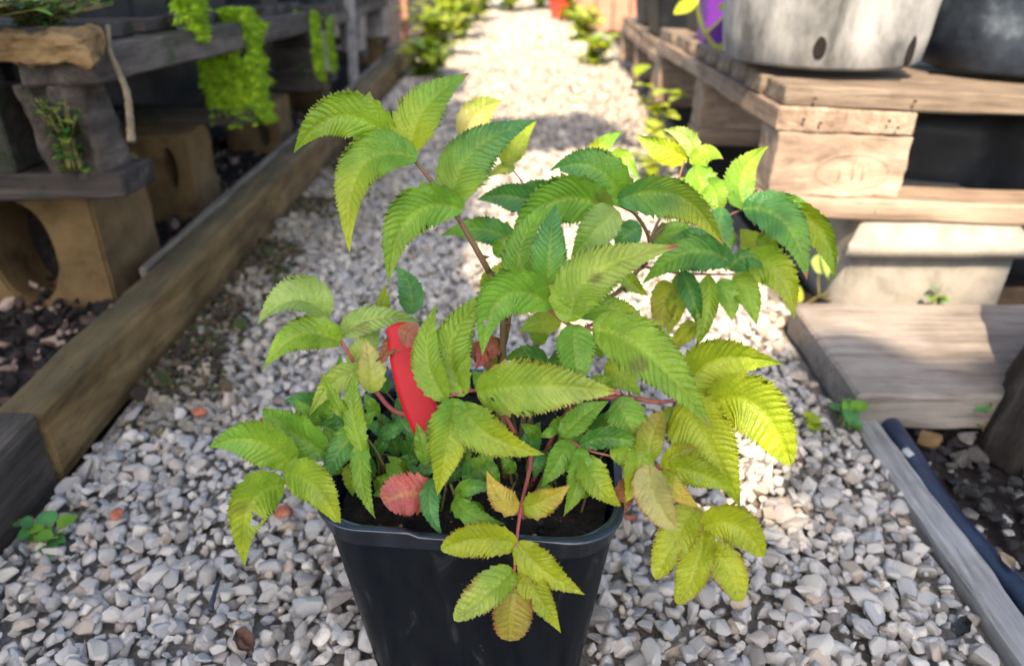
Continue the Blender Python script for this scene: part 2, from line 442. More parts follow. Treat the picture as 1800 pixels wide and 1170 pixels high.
q = np.column_stack([-.525 + np.abs(NR.normal(0, .055, 2300)), NR.uniform(.85, 2.6, 2300)])
q = q[fbm2(q, 5) > -.05]
V, T, Cc = scatter(FAR, np.column_stack([q, .004 + NR.uniform(-.002, .006, len(q))]), np.clip(NR.lognormal(math.log(.0065), .45, len(q)), .003, .015),
                   np.array([(.03, .022, .014), (.055, .04, .022), (.10, .07, .035), (.045, .055, .015)])[NR.randint(0, 4, len(q))])
link('leaf_litter', big_mesh('leaf_litter', V, T, Cc, False), M['crumb'] if 'crumb' in M else None, PATH, kind='stuff')
# crumbs of the two beds: bark, clinker and pebbles
def crumbs(x0, x1, y0, y1, sp, z0, size, pal, parent_name):
    q = jgrid(x0, x1, y0, y1, sp, 1.2)
    hz = np.array([.02 * 0 + z0 + .012 * mnoise.noise(Vector((x, y, 3.3)) * 9) for x, y in q])
    s = np.clip(NR.lognormal(math.log(size), .4, len(q)), size * .4, size * 2.4)
    c = pal[NR.choice(len(pal), len(q), p=[.42, .28, .14, .1, .06])] * NR.uniform(.7, 1.15, (len(q), 1))
    V, T, Cc = scatter(FAR, np.column_stack([q, hz]), s, c)
    return big_mesh('crumbs', V, T, Cc, False)
SP = np.array([(.014, .010, .008), (.03, .021, .016), (.09, .055, .04), (.26, .165, .125), (.40, .29, .21)])
link('bed_crumbs', crumbs(-1.05, -.60, .55, 2.6, .017, .020, .0095, SP, ''), M['crumb'], bpy.data.objects['bed_soil'], kind='stuff')
SP2 = np.array([(.02, .019, .019), (.035, .033, .032), (.06, .055, .05), (.12, .105, .09), (.38, .35, .31)])
link('border_crumbs', crumbs(.47, 1.0, .38, .86, .016, -.024, .0085, SP2, ''), M['crumb'], bpy.data.objects['border_soil'], kind='stuff')

# ------------------------------------------------------------------ edging timbers
o = board('edging_timber', .062, .62, .118, (-.566, .385, -.03), M['pal_dark_y'], rot=(0, 0, .015), wear=.003, bev=.004)
o['label'] = 'short dark timber edging board abutting the long mossy sleeper'; o['category'] = 'edging board'
o = board('edging_timber', .056, 4.4, .098, (-.573, 2.90, -.03), M['sleeper'], rot=(-.006, 0, .002), wear=.004, seg=.03, bev=.005, freq=9)
o['label'] = 'long brown mossy sleeper edging the gravel beside the soil bed'; o['category'] = 'edging board'
o = board('batten', .014, 3.9, .102, (-.611, 3.05, -.03), M['sleeper_pale'], rot=(-.006, 0, .003), wear=.003, seg=.03, bev=.003, freq=9)
o['label'] = 'thin pale batten fixed along the outer side of the long sleeper'; o['category'] = 'batten'
o = board('edging_board', .034, .62, .05, (.437, .510, -.040), M['grey_wood'], rot=(0, .02, .03), wear=.003, bev=.004)
o['label'] = 'narrow grey weathered edging board between gravel and hose'; o['category'] = 'edging board'
slab = board('timber_slab', .78, .262, .052, (.80, .947, -.006), M['grey_wood_x'], rot=(0, 0, .012), wear=.0022, bev=.004)
slab['label'] = 'wide pale timber slab lying flat in front of concrete block'; slab['category'] = 'timber slab'

# ------------------------------------------------------------------ concrete footing with a stepped top
def prism(profile, x0, x1, inset=0):
    """profile in (y,z) extruded along x; end caps inset per point"""
    V = []; n = len(profile)
    for x, s in ((x0, 1), (x1, -1)):
        for (y, z, e) in profile: V.append((x + s * e, y, z))
    Fc = [(i, (i + 1) % n, n + (i + 1) % n, n + i) for i in range(n)]
    Fc += [tuple(range(n - 1, -1, -1)), tuple(range(n, 2 * n))]
    return V, Fc
def worn(me, wear, freq, cuts=4, bev=.003):
    bm = bmesh.new(); bm.from_mesh(me)
    bmesh.ops.recalc_face_normals(bm, faces=bm.faces[:])
    bmesh.ops.bevel(bm, geom=bm.edges[:], offset=bev, segments=2, affect='EDGES', clamp_overlap=True)
    bmesh.ops.triangulate(bm, faces=[f for f in bm.faces if len(f.verts) > 4])
    bmesh.ops.subdivide_edges(bm, edges=[e for e in bm.edges if e.calc_length() > .02], cuts=cuts, use_grid_fill=True)
    bm.normal_update()
    for v in bm.verts: v.co += v.normal * wear * (mnoise.noise(v.co * freq) + .5 * mnoise.noise(v.co * freq * 3))
    bmesh.ops.triangulate(bm, faces=bm.faces[:])
    m2 = from_bm(me.name, bm, True)
    return m2
prof = [(1.152, -.03, .012), (1.150, .094, .008), (1.128, .098, -.006), (1.126, .122, -.006), (1.162, .158, .03), (1.42, .158, .03), (1.44, -.03, .012)]
V, Fc = prism(prof, .503, .785)
link('concrete_block', worn(mesh('concrete_block', V, Fc, False), .0015, 25), M['concrete'],
     label='pale cast concrete block with a stepped lip carrying the pallet', category='concrete block')

# ------------------------------------------------------------------ pallets
def pallet(label, loc, rot, sgn, sx, sy, zs, mats, blocks_y, block_w, group, torn=False, sw=.10, inset=0.0):
    """sgn: direction in which the pallet runs away from the path. zs: list of layer heights"""
    P = thing('pallet', label, 'pallet', loc, rot, group)
    b0, b1, b2, b3 = zs            # bottom board, block, cross board, deck board thickness
    # bottom runners along x at each block row, blocks, stringer along y, deck boards along x
    for i, y in enumerate(blocks_y):
        board('bottom_board', sx, .10, b0, (sgn * sx / 2, y, 0), mats[0], P, (0, 0, R.uniform(-.01, .01)), wear=.003)
        for j, fx in enumerate((.0, .5, 1.0)):
            w = block_w
            x = sgn * (w / 2 + .004 + fx * (sx - w - .008))
            if j == 0 and torn and i == 0: continue
            o = board('block', w, .092, b1 - .001, (x, y + R.uniform(-.004, .004), b0 + .0005), mats[2], P, (0, 0, R.uniform(-.03, .03)), wear=.003, seg=.009, freq=40, bev=.002)
    for fx in (.0, .5, 1.0):
        x = sgn * (sw / 2 + fx * (sx - sw))
        board('stringer_board', sw, sy, b2 - .001, (x, sy / 2 - .05, b0 + b1 + .0005), mats[1], P, (0, 0, 0), wear=.004, seg=.028, freq=8)
    n = 10
    for i in range(n):
        y = -.0 + (sy - .1) * i / (n - 1)
        board('deck_board', sx * R.uniform(.985, 1.0) - inset, .095 + R.uniform(-.008, .008), b3, (sgn * (sx + inset) / 2, y, b0 + b1 + b2 + .0005), mats[3], P, (0, 0, R.uniform(-.008, .008)), wear=.003)
    return P
PR = pallet('worn sunlit pallet holding the big grey pot', (.365, 1.205, .158), (-.045, .035, .0), 1, 1.35, 1.2,
            (.032, .095, .036, .030), (M['pal_x'], M['pal_y'], M['block_wood'], M['pal_deck']), (-.01, .53, 1.10), .20, 'pallets used as plant staging', sw=.205)
PR2 = pallet('far worn pallet behind the one with the grey pot', (.385, 2.50, .06), (-.03, .03, -.015), 1, 1.0, 1.2,
            (.03, .09, .03, .028), (M['pal_x'], M['pal_y'], M['block_wood'], M['pal_deck']), (-.0, .54, 1.09), .14, 'pallets used as plant staging')
PL = pallet('dark rotting mossy pallet standing on sandy hollow blocks', (-.555, 1.06, .222), (-.06, -.02, .025), -1, 1.1, 1.25,
            (.036, .115, .048, .022), (M['pal_dark'], M['pal_dark_y'], M['pal_dark'], M['pal_dark']), (.0, .60, 1.15), .10, 'pallets used as plant staging', torn=True, inset=.035)
PL2 = pallet('far grey pallet behind the rotting mossy one', (-.615, 2.52, .12), (-.03, -.02, .01), -1, 1.1, 1.2,
            (.034, .12, .036, .030), (M['pal_dark'], M['pal_dark_y'], M['grey_wood_x'], M['pal_dark']), (.0, .55, 1.1), .08, 'pallets used as plant staging')
# split corner block of the rotting pallet: upright splintered timber
V, Fc = [], []
def splinter(x, y, z0, z1, w, t, lean, seed):
    rr = random.Random(seed); vs = []; n = 40; m = 32
    for i in range(n + 1):
        f = i / n
        for k in range(m):
            a = 2 * math.pi * k / m
            q = 1 + .30 * mnoise.noise(Vector((math.cos(a) * 2 + seed, math.sin(a) * 2, f * 2.2))) + .26 * mnoise.noise(Vector((math.cos(a) * 5 + seed, math.sin(a) * 5, f * 1.6))) + .14 * mnoise.noise(Vector((math.cos(a) * 13, math.sin(a) * 13, f * 5)))
            vs.append((x + lean * f + math.cos(a) * w * q, y + math.sin(a) * t * q, z0 + (z1 - z0) * f + (.012 * mnoise.noise(Vector((k * 1.9, seed, 2))) if i in (0, n) else 0)))
    fs = [(i * m + k, i * m + (k + 1) % m, (i + 1) * m + (k + 1) % m, (i + 1) * m + k) for i in range(n) for k in range(m)]
    fs += [tuple(range(m - 1, -1, -1)), tuple(n * m + k for k in range(m))]
    return vs, fs
V, Fc = merge([splinter(-.045, -.005, .03, .152, .030, .042, -.012, 3), splinter(-.088, .0, .034, .152, .024, .040, -.02, 9)])
link('splintered_block', mesh('splintered_block', V, Fc), M['pal_dark_y'], PL, label='split and splintered corner block')
board('stamped_block', .16, .09, .114, (-.225, -.004, .0365), M['pal_dark'], PL, (0, 0, .04), wear=.003, seg=.014, label='grey block with a round stamped ring')
# stamped ring on the block, a thin raised circle
ring = []
for k in range(33):
    a = 2 * math.pi * k / 32; ring.append(np.array([-.225 + .038 * math.cos(a), -.0535, .094 + .038 * math.sin(a)]))
V, Fc = tube(ring, .0022, .0022, 5)
link('stamped_ring', mesh('stamped_ring', V, Fc), M['blackpot'], PL)
# faint oval stamp burnt on the sunlit block
ov = [np.array([.125 + .055 * math.cos(2 * math.pi * k / 40), -.0585, .075 + .026 * math.sin(2 * math.pi * k / 40)]) for k in range(41)]
M['stamp'] = mottled('burnt_stamp', [(.31, .235, .17), (.40, .305, .225)], [.42, .55], 60, .9)
parts = [tube(ov, .0005, .0005, 4)]
for sx_ in (.105, .125, .14):
    parts.append(tube([np.array([sx_, -.0582, .062]), np.array([sx_ + .001, -.0582, .085])], .0009, .0009, 4))
V, Fc = merge(parts)
link('burnt_stamp', mesh('burnt_stamp', V, Fc), M['stamp'], PR, label='faint oval stamp burnt into the sunlit block')
# torn golden end of a deck board over the corner
board('torn_board_end', .125, .055, .034, (-.058, -.045, .183), M['torn_wood'], PL, (.12, .05, .03), wear=.0075, seg=.004, freq=38, label='golden torn end of a deck board')

# sandy hollow blocks under the rotting pallet
def arch_block(name, x0, x1, y0, y1, z1, hx, hw, hz0, hz1, label, slot=False):
    """front face in xz with an arched opening, extruded along y"""
    outer = [(x0, 0), (x1, 0), (x1, z1), (x0, z1)]
    n = 24
    hole = []
    for k in range(n):
        a = 2 * math.pi * k / n - math.pi / 2
        hole.append((hx + hw * math.cos(a), (hz0 + hz1) / 2 + (hz1 - hz0) / 2 * math.sin(a)))
    # ring of quads between the hole and the outer rectangle
    ob = []
    for (hx_, hz_) in hole:
        dx, dz = hx_ - hx, hz_ - (hz0 + hz1) / 2
        t = 1e9
        if dx > 1e-6: t = min(t, (x1 - hx) / dx)
        if dx < -1e-6: t = min(t, (x0 - hx) / dx)
        if dz > 1e-6: t = min(t, (z1 - (hz0 + hz1) / 2) / dz)
        if dz < -1e-6: t = min(t, (0 - (hz0 + hz1) / 2) / dz)
        ob.append((hx + dx * t, (hz0 + hz1) / 2 + dz * t))
    V = [(x, y0, z) for x, z in hole] + [(x, y0, z) for x, z in ob] + [(x, y1, z) for x, z in hole] + [(x, y1, z) for x, z in ob]
    Fc = []
    for k in range(n):
        j = (k + 1) % n
        Fc += [(k, j, n + j, n + k), (2 * n + k, 3 * n + k, 3 * n + j, 2 * n + j), (k, 2 * n + k, 2 * n + j, j), (n + k, n + j, 3 * n + j, 3 * n + k)]
    # fill the corners
    corners = []
    for cx, cz in outer:
        ks = sorted(range(n), key=lambda q: (ob[q][0] - cx) ** 2 + (ob[q][1] - cz) ** 2)[:1]
        i = ks[0]
        V[n + i] = (cx, y0, cz); V[3 * n + i] = (cx, y1, cz)
    me = mesh(name, V, Fc, False)
    bm = bmesh.new(); bm.from_mesh(me); bmesh.ops.recalc_face_normals(bm, faces=bm.faces[:])
    me = from_bm(name, bm)
    me = worn(me, .0028, 30, 5, .004); me.set_sharp_from_angle(angle=.7)
    return link(name, me, M['sand_block'], label=label, category='hollow block', loc=(0, 0, .004))
arch_block('hollow_block', -.90, -.665, 1.11, 1.29, .215, -.795, .052, .012, .186, 'sandy hollow block with a tall arched opening under the rotting pallet')
link('soil_fill', mesh('soil_fill', [(-.855, 1.20, .005), (-.735, 1.20, .005), (-.735, 1.235, .19), (-.855, 1.235, .19)], [(0, 1, 2, 3)]), M['soil'], bpy.data.objects['hollow_block'])  # dark plane standing in for the shade inside the arched opening
arch_block('hollow_block', -.85, -.675, 1.50, 1.62, .190, -.716, .012, .08, .165, 'sandy block with a narrow oval slot behind the arched block')
arch_block('hollow_block', -.80, -.655, 2.02, 2.14, .150, -.70, .018, .03, .11, 'sandy block beneath the moss covered post of the pallet')
for (x, y, w) in ((-.75, 2.66, .14), (-.72, 3.6, .14)):
    o = board('footing_block', w, .12, .125, (x, y, 0), M['sand_block'], wear=.002)
    o['label'] = 'plain sandy block propping the near end of the far grey pallet' if y < 3 else 'plain sandy block propping the far end of the far grey pallet, near the reddish stake'; o['category'] = 'block'; o['group'] = 'blocks propping the far grey pallet'

# moss on posts
def moss_mesh(cx, cy, z0, z1, w, d, seed, n=2600, hang=.0):
    rr = np.random.RandomState(seed)
    V, T, C = [], [], []
    for i in range(n):
        f = rr.rand()
        z = z0 + (z1 - z0) * f
        face = rr.rand()
        wob = 1 + .35 * mnoise.noise(Vector((z * 30, seed, face * 3)))
        if face < .55: x, y, nx, ny = cx + (rr.rand() - .5) * w * wob, cy - d / 2, 0, -1
        else: x, y, nx, ny = cx + w / 2 * wob, cy + (rr.rand() - .5) * d, 1, 0
        uu = ((x - cx) / (w / 2)) if ny else ((y - cy) / (d / 2))
        ed = min(1 - abs(uu) * .8, min(f * 3.0, (1 - f) * 2.2))
        if ed + .75 * mnoise.noise(Vector((x * 38, y * 38, z * 24 + seed))) + .35 * mnoise.noise(Vector((x * 110, y * 110, z * 80))) < -.04: continue
        h = .008 + .020 * max(0, mnoise.noise(Vector((x * 70, y * 70, z * 70)))) + .006 * rr.rand()
        s = .0035 + .003 * rr.rand()
        b = np.array([x, y, z]); t = b + np.array([nx, ny, 0]) * h + np.array([rr.normal(0, .004), rr.normal(0, .004), rr.normal(0, .004) - .004])
        a = rr.rand() * 6.28
        e1 = np.array([math.cos(a) * (ny != 0) , math.cos(a) * (nx != 0), math.sin(a)]) * s
        e2 = np.array([-math.sin(a) * (ny != 0), -math.sin(a) * (nx != 0), math.cos(a)]) * s
        o = len(V)
        V += [b + e1, b - e1 * .5 + e2 * .87, b - e1 * .5 - e2 * .87, t]
        T += [(o, o + 1, o + 3), (o + 1, o + 2, o + 3), (o + 2, o, o + 3)]
        c = .65 + .6 * rr.rand()
        C += [(c, c, c)] * 3 + [(c * 1.3, c * 1.3, c)]
    return big_mesh('moss', np.array(V), np.array(T), np.array(C), True)
link('moss', moss_mesh(-.046, .595, .0, .225, .095, .07, 11, 4600), M['moss'], PL, kind='stuff', label='bright green moss on the middle post')
link('moss', moss_mesh(-.026, 1.15, .02, .20, .055, .05, 12, 1800), M['moss'], PL, kind='stuff', label='bright green moss on the end post')
link('moss', moss_mesh(-.04, .0, .03, .19, .06, .07, 14, 1800), M['moss'], PL2, kind='stuff', label='moss on the first post')

M['nail'] = mottled('rusty_nail', [(.04, .022, .014), (.09, .045, .025)], [.35, .65], 90, .7)
nv_ = [(.0028 * math.cos(2 * math.pi * k / 9), 0, .0028 * math.sin(2 * math.pi * k / 9)) for k in range(9)] + [(.0024 * math.cos(2 * math.pi * k / 9), -.002, .0024 * math.sin(2 * math.pi * k / 9)) for k in range(9)]
nail_me = mesh('nail', nv_, [(k, (k + 1) % 9, 9 + (k + 1) % 9, 9 + k) for k in range(9)] + [tuple(range(17, 8, -1))]); nail_me.materials.append(M['nail'])
for (x, z_) in ((.035, .147), (.06, .143), (.16, .15), (.175, .141), (.045, .177), (.19, .179), (.40, .178), (.03, .016), (.17, .014)):
    link('nail', nail_me, None, PR, (x, -.0585, z_))
# ------------------------------------------------------------------ pots on the staging
def round_pot(name, label, cx, cy, z, r0, r1, h, mat, rim=.008, holes=(), tilt=(0, 0, 0), cat='plant pot', group=None):
    P = thing(name, label, cat, (cx, cy, z), tilt, group)
    n = 48; prof = [(r0 * .96, 0), (r0, .006)]
    for k in range(1, 9): prof.append((r0 + (r1 - r0) * k / 8 + .0012 * math.sin(k * 2.2), .006 + (h - .03 - .006) * k / 8))
    prof += [(r1 + rim, h - .03), (r1 + rim, h), (r1 - .004, h), (r1 - .006, h - .05)]
    V = [(r * (1 + .006 * mnoise.noise(Vector((math.cos(2 * math.pi * i / n) * 2, math.sin(2 * math.pi * i / n) * 2, zz * 9)))) * math.cos(2 * math.pi * i / n),
          r * math.sin(2 * math.pi * i / n), zz) for r, zz in prof for i in range(n)]
    m = len(prof)
    Fc = [(j * n + i, j * n + (i + 1) % n, (j + 1) * n + (i + 1) % n, (j + 1) * n + i) for j in range(m - 1) for i in range(n)]
    Fc.append(tuple(range(n - 1, -1, -1)))
    link('pot_wall', mesh('pot_wall', V, Fc), mat, P)
    s = [((r1 - .007) * math.cos(2 * math.pi * i / n), (r1 - .007) * math.sin(2 * math.pi * i / n), h - .05 + R.uniform(-.004, .004)) for i in range(n)]
    link('soil', mesh('soil', s + [(0, 0, h - .04)], [(i, (i + 1) % n, n) for i in range(n)]), M['soil'], P)
    for (ang, zz, hw, hh) in holes:       # drain holes: raised dark patch painting the shade of an opening, with ragged lip
        rr = r0 + (r1 - r0) * zz / h
        V, Fc = [], []
        for ring_, (q, off) in enumerate(((1.25, .0005), (1.0, .003), (.85, -.006))):
            for k in range(14):
                a = 2 * math.pi * k / 14
                jit = 1 + .18 * mnoise.noise(Vector((k * .9, zz * 50, 1)))
                th = ang + hw * q * jit * math.cos(a) / rr
                V.append(((rr + off) * math.cos(th), (rr + off) * math.sin(th), zz + hh * q * jit * math.sin(a)))
        for j in range(2):
            for k in range(14): Fc.append((j * 14 + k, j * 14 + (k + 1) % 14, (j + 1) * 14 + (k + 1) % 14, (j + 1) * 14 + k))
        Fc.append(tuple(28 + k for k in range(14)))
        for q in range(28, 42):
            th = math.atan2(V[q][1], V[q][0]); V[q] = ((rr + .0028) * math.cos(th), (rr + .0028) * math.sin(th), V[q][2])
        link('drain_hole', mesh('drain_hole', V, Fc), M['hole'], P)
    return P
round_pot('plant_pot', 'large dusty pale grey plant pot with drain holes on the pallet', .492, 1.385, .362, .158, .195, .34, M['zinc'],
          holes=((-math.pi / 2 - .34, .034, .0075, .014), (-math.pi / 2 + .60, .028, .008, .020)))
round_pot('plant_pot', 'dark blue-grey plant pot beside the large pale grey one', .845, 1.42, .345, .155, .195, .34, M['bluepot'])
def square_pot(label, cx, cy, z, w, h, mat, rotz=0, trim=None, group=None):
    P = thing('nursery_pot', label, 'plant pot', (cx, cy, z), (0, 0, rotz), group)
    me = board_mesh('pot_wall', 1, 1, 1, 0, .3, .05)
    co = np.empty(len(me.vertices) * 3); me.vertices.foreach_get('co', co); co = co.reshape(-1, 3)
    f = .38 + .12 * co[:, 2]
    co[:, 0] *= w * f * 2; co[:, 1] *= w * f * 2; co[:, 2] *= h
    me.vertices.foreach_set('co', co.ravel()); me.update()
    link('pot_wall', me, mat, P)
    board('rim', w * 1.06, w * 1.06, .02, (0, 0, h - .018), trim or mat, P, wear=0, bev=.004)
    return P
square_pot('purple plastic pot behind the large pale grey pot', .445, 1.90, .30, .12, .20, M['purple'])
square_pot('black nursery pot at the end of the sunlit pallet', .52, 2.24, .295, .20, .24, M['blackpot'])
square_pot('black nursery pot on the far right pallet with pale rim', .49, 2.74, .235, .2, .16, M['blackpot'], .1, M['palegrey'])
square_pot('black nursery pot furthest along the far right pallet', .50, 3.15, .225, .2, .2, M['blackpot'], .1)
for (x, y, z, w, h, lab) in ((-.72, 1.42, .372, .16, .2, 'black mossy nursery pot on the rotting pallet near its torn corner'),
                          (-.74, 1.78, .35, .15, .2, 'black nursery pot in the middle of the rotting pallet'),
                          (-.73, 2.12, .33, .16, .2, 'black nursery pot at the far end of the rotting pallet'),
                          (-.76, 2.72, .29, .17, .2, 'black nursery pot at the near end of the far grey pallet'),
                          (-.74, 3.2, .27, .17, .2, 'black nursery pot in the middle of the far grey pallet')):
    square_pot(lab, x, y, z, w, h, M['blackpot'], R.uniform(-.1, .1))
board_list = []
# upright mossy battens beside the pots on the left staging
for (x, y, z, h, lab, mat) in ((-.585, 1.40, .385, .25, 'mossy upright batten on the rotting pallet', 'grey_wood'),
                         (-.63, 2.86, .05, .5, 'grey upright stake at the side of the far grey pallet', 'grey_wood'),
                         (-.60, 3.9, .0, .5, 'reddish upright stake at the far end of the left staging', 'pinkwood')):
    o = board('stake', .035, .035, h, (x, y, z), M[mat], rot=(.02, .03, .2), wear=.002)
    o['label'] = lab; o['category'] = 'stake'
    if 'mossy' in lab: link('moss', moss_mesh(0, 0, .0, h, .038, .038, 31, 1500), M['moss'], o, kind='stuff')
# root hanging from the torn corner
pts = [D(190, 45, 1.02), D(193, 90, 1.02), D(205, 118, 1.01), D(222, 160, 1.0), D(228, 205, 1.0), D(231, 250, 1.0)]
pth = catmull(pts, 8)
V, Fc = merge([tube(pth, .003, .0055, 7, .25)])
link('root', mesh('root', V, Fc), M['root'], label='pale dry root hanging at the corner of the rotting pallet', category='root')

# log beside the border
V, Fc = [], []
pa, pb = np.array([.660, .800, -.05]), np.array([.735, .79, .30])
n, m = 40, 36
ax = (pb - pa) / np.linalg.norm(pb - pa); e1 = np.cross(ax, [0, 1, 0]); e1 /= np.linalg.norm(e1); e2 = np.cross(ax, e1)
for i in range(n + 1):
    f = i / n
    for k in range(m):
        a = 2 * math.pi * k / m
        ridge = .055 * abs(math.sin(a * 9 + 2 * mnoise.noise(Vector((f * 5, a, 0))))) + .07 * mnoise.noise(Vector((math.cos(a) * 2, math.sin(a) * 2, f * 4)))
        r = .085 * (1 + ridge)
        V.append(pa + (pb - pa) * f + (e1 * math.cos(a) + e2 * math.sin(a)) * r)
Fc = [(i * m + k, i * m + (k + 1) % m, (i + 1) * m + (k + 1) % m, (i + 1) * m + k) for i in range(n) for k in range(m)]
Fc += [tuple(range(m - 1, -1, -1)), tuple(n * m + k for k in range(m))]
link('log', mesh('log', V, Fc), M['bark'], label='upright dark barked log standing in the border soil', category='log')

# hose
hp = [G(1560, 740, .0), G(1600, 800, .0), G(1650, 880, -.002), G(1720, 965, -.002), G(1800, 1050, 0), G(1900, 1160, 0)]
V, Fc = tube(catmull(hp, 10), .0125, .0125, 16)
link('hose', mesh('hose', V, Fc), M['hose'], label='blue-black irrigation hose running along the grey edging board', category='hose')

# far end of the path
FB = thing('timber_frame', 'pinkish sunlit timber frame at the far end beyond the right pallets', 'timber frame', (.50, 4.9, 0))
for k in range(5): board('plank', .09, .03, .42, (-.16 + k * .1, 0, 0), M['pinkwood'], FB, (0, 0, R.uniform(-.02, .02)), wear=.003, seg=.03)
board('rail', .55, .03, .06, (.04, .031, .15), M['pinkwood'], FB, wear=.002, seg=.05)
round_pot('plant_pot', 'small red plastic pot beside the pinkish timber frame', .22, 5.6, -.01, .07, .09, .16, M['redpot'])
round_pot('plant_pot', 'small pale grey pot beside the reddish stake', -.70, 3.75, .29, .05, .06, .1, M['palegrey'])

# ------------------------------------------------------------------ leaves of the potted bramble
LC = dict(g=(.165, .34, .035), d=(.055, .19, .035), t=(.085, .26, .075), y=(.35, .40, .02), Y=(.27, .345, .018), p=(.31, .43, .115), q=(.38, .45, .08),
          o=(.50, .36, .045), r=(.50, .105, .10), n=(.34, .27, .04), b=(.26, .10, .045), k=(.46, .40, .14), e=(.23, .365, .03))
def smooth01(x): x = np.clip(x, 0, 1); return x * x * (3 - 2 * x)
PROJ_N = [0]
def leaflet(parent, base, ctrl, tip, wl, wr, db, dt, c0, c1=None, red=0.0, nv=11, under=False, fold=None, shape=(.66, 1.12), dry=False, hole=None, arch=None, spot=.0, name='leaflet', redtip=0):
    PROJ_N[0] += 1
    sd = PROJ_N[0]
    rr = random.Random(1000 + sd)
    c0 = np.array(LC[c0]); c1 = np.array(LC[c1]) if c1 else c0 * np.array([1.12, 1.04, 1.0])
    b, t = np.array(base, float), np.array(tip, float)
    mid = (b + t) / 2
    if ctrl is None:
        dv = t - b; c = mid + np.array([dv[1], -dv[0]]) * rr.uniform(-.12, .12)
    else: c = mid + (np.array(ctrl, float) - mid) * 1.25
    nv = int(np.clip(np.linalg.norm(t - b) / (11.5 * rr.uniform(.86, 1.12)), 6, 18))
    nrow = nv * 5 + 1
    knot = np.linspace(0, 1, nv + 1); knot[1:-1] += np.array([rr.uniform(-.22, .22) for _ in range(nv - 1)]) / nv
    s = np.interp(np.linspace(0, nv, nrow), np.arange(nv + 1), knot)      # veins unevenly spaced
    wl, wr = wl * .94, wr * .94
    frac = (np.arange(nrow) % 5) / 5.0
    Mc = 6
    vs = np.linspace(-1, 1, 2 * Mc + 1)
    S0, Vv = np.meshgrid(s, vs, indexing='ij')
    A = np.abs(Vv)
    shear = .30 * A ** 1.15 * smooth01(S0 / .22) * (1 - S0) ** 1.1
    SE = np.clip(S0 + shear, 0, 1)
    fr = np.repeat(frac[:, None], vs.size, 1)
    p0, p1 = shape
    def prof(x): return np.power(np.clip(x + .018, 0, 1), p0) * np.power(np.clip(1 - x, 0, 1), p1)
    pk = prof(np.linspace(0, 1, 200)).max()
    W = prof(SE) / pk
    tooth = np.select([fr < .1, fr < .3, fr < .5, fr < .7, fr < .9], [.105, -.085, -.02, .045, -.04], 0)
    tj = np.array([rr.uniform(.6, 1.35) for _ in range(nrow)])[:, None]
    edge = np.where(A > .99, 1 + tooth * 1.15 * tj * smooth01(S0 / .08), np.where(A > .8, 1 + .25 * tooth, 1))
    SE2 = np.clip(SE + np.where(A > .99, np.where(fr < .1, .014, 0), 0) * (1 - S0), 0, 1)
    # midrib in photo pixels and its side direction
    def bez(x): x = x[..., None]; return (1 - x) ** 2 * b + 2 * x * (1 - x) * c + x * x * t
    def dbez(x): x = x[..., None]; return 2 * (1 - x) * (c - b) + 2 * x * (t - c)
    m2, tg = bez(SE2), dbez(SE2)
    tg = tg / (np.linalg.norm(tg, axis=-1, keepdims=True) + 1e-6)
    side = np.stack([tg[..., 1], -tg[..., 0]], -1)          # left hand of travel
    wpx = np.where(Vv < 0, wl, wr) * W * edge * A
    sgn = np.where(Vv < 0, 1.0, -1.0)
    P2 = m2 + side * (wpx * sgn)[..., None]
    ar = arch if arch is not None else rr.uniform(.004, .010)
    dep = db + (dt - db) * SE2 - ar * np.sin(np.pi * np.clip(SE2, 0, 1)) 
    scale = (db + dt) / 2 / F
    hw = max(wl, wr) * 1.08
    fo = fold if fold is not None else rr.choice((-1, 1)) * rr.uniform(.35, .7)
    offl = math.sqrt(max(hw * hw - wl * wl, 0)) * scale; offr = math.sqrt(max(hw * hw - wr * wr, 0)) * scale
    chan = rr.uniform(.16, .44) * hw * scale                  # edges lifted towards the viewer: shallow channel
    off = np.where(Vv < 0, fo * offl, -fo * offr) * W * A - chan * W * A ** 1.3
    off = off + rr.uniform(.0012, .0038) * np.sin(SE2 * rr.uniform(9, 19) + rr.uniform(0, 6) + sgn * 1.3) * A ** 2 * W    # wavy margin
    dep = dep + off
    fwv = fw[None, None]; P = CAM + (fwv + rt * ((P2[..., 0] - 900) / F)[..., None] - up * ((P2[..., 1] - 585) / F)[..., None]) * dep[..., None]
    # pleats between the side veins
    du = np.gradient(P, axis=0); dv = np.gradient(P, axis=1)
    N = np.cross(du, dv); N /= np.linalg.norm(N, axis=-1, keepdims=True) + 1e-12
    view = CAM - P
    N *= np.sign((N * view).sum(-1, keepdims=True) + 1e-12)
    L = np.linalg.norm(t - b) * scale
    amp = min(.016 * L, .0015) * rr.uniform(.75, 1.3) * (1 if not dry else 1.8)
    hgt = np.abs(np.sin(np.pi * fr)) ** .75 * amp * np.clip(A * 3.2, 0, 1) * (1 - .35 * A) * np.clip(W * 1.6, 0, 1)
    hgt -= amp * .8 * (A < .01)
    hgt += amp * .7 * np.array([[mnoise.noise(Vector((x * 130, y * 130, z_ * 130 + sd))) for x, y, z_ in row] for row in P])
    if dry: hgt += .006 * np.array([[mnoise.noise(Vector((x * 70, y * 70, z_ * 70 + sd))) for x, y, z_ in row] for row in P])
    P = P + N * (hgt * (-1 if under else 1))[..., None]
    # pigment
    vn = np.array([[mnoise.noise(Vector((x * 45 + sd, y * 45, z_ * 45))) for x, y, z_ in row] for row in P])
    g = smooth01((SE2 - .12 + .25 * vn) / .8)[..., None]
    C = c0 * (1 - g) + c1 * g
    yel = np.array([.36, .42, .05]) if not dry else np.array([.4, .2, .1])
    vein = (np.where(fr < .1, .30, 0) * (1 - .5 * A) + np.where(A < .01, .42, 0) + np.where((A > .01) & (A < .2), .08, 0))[..., None]
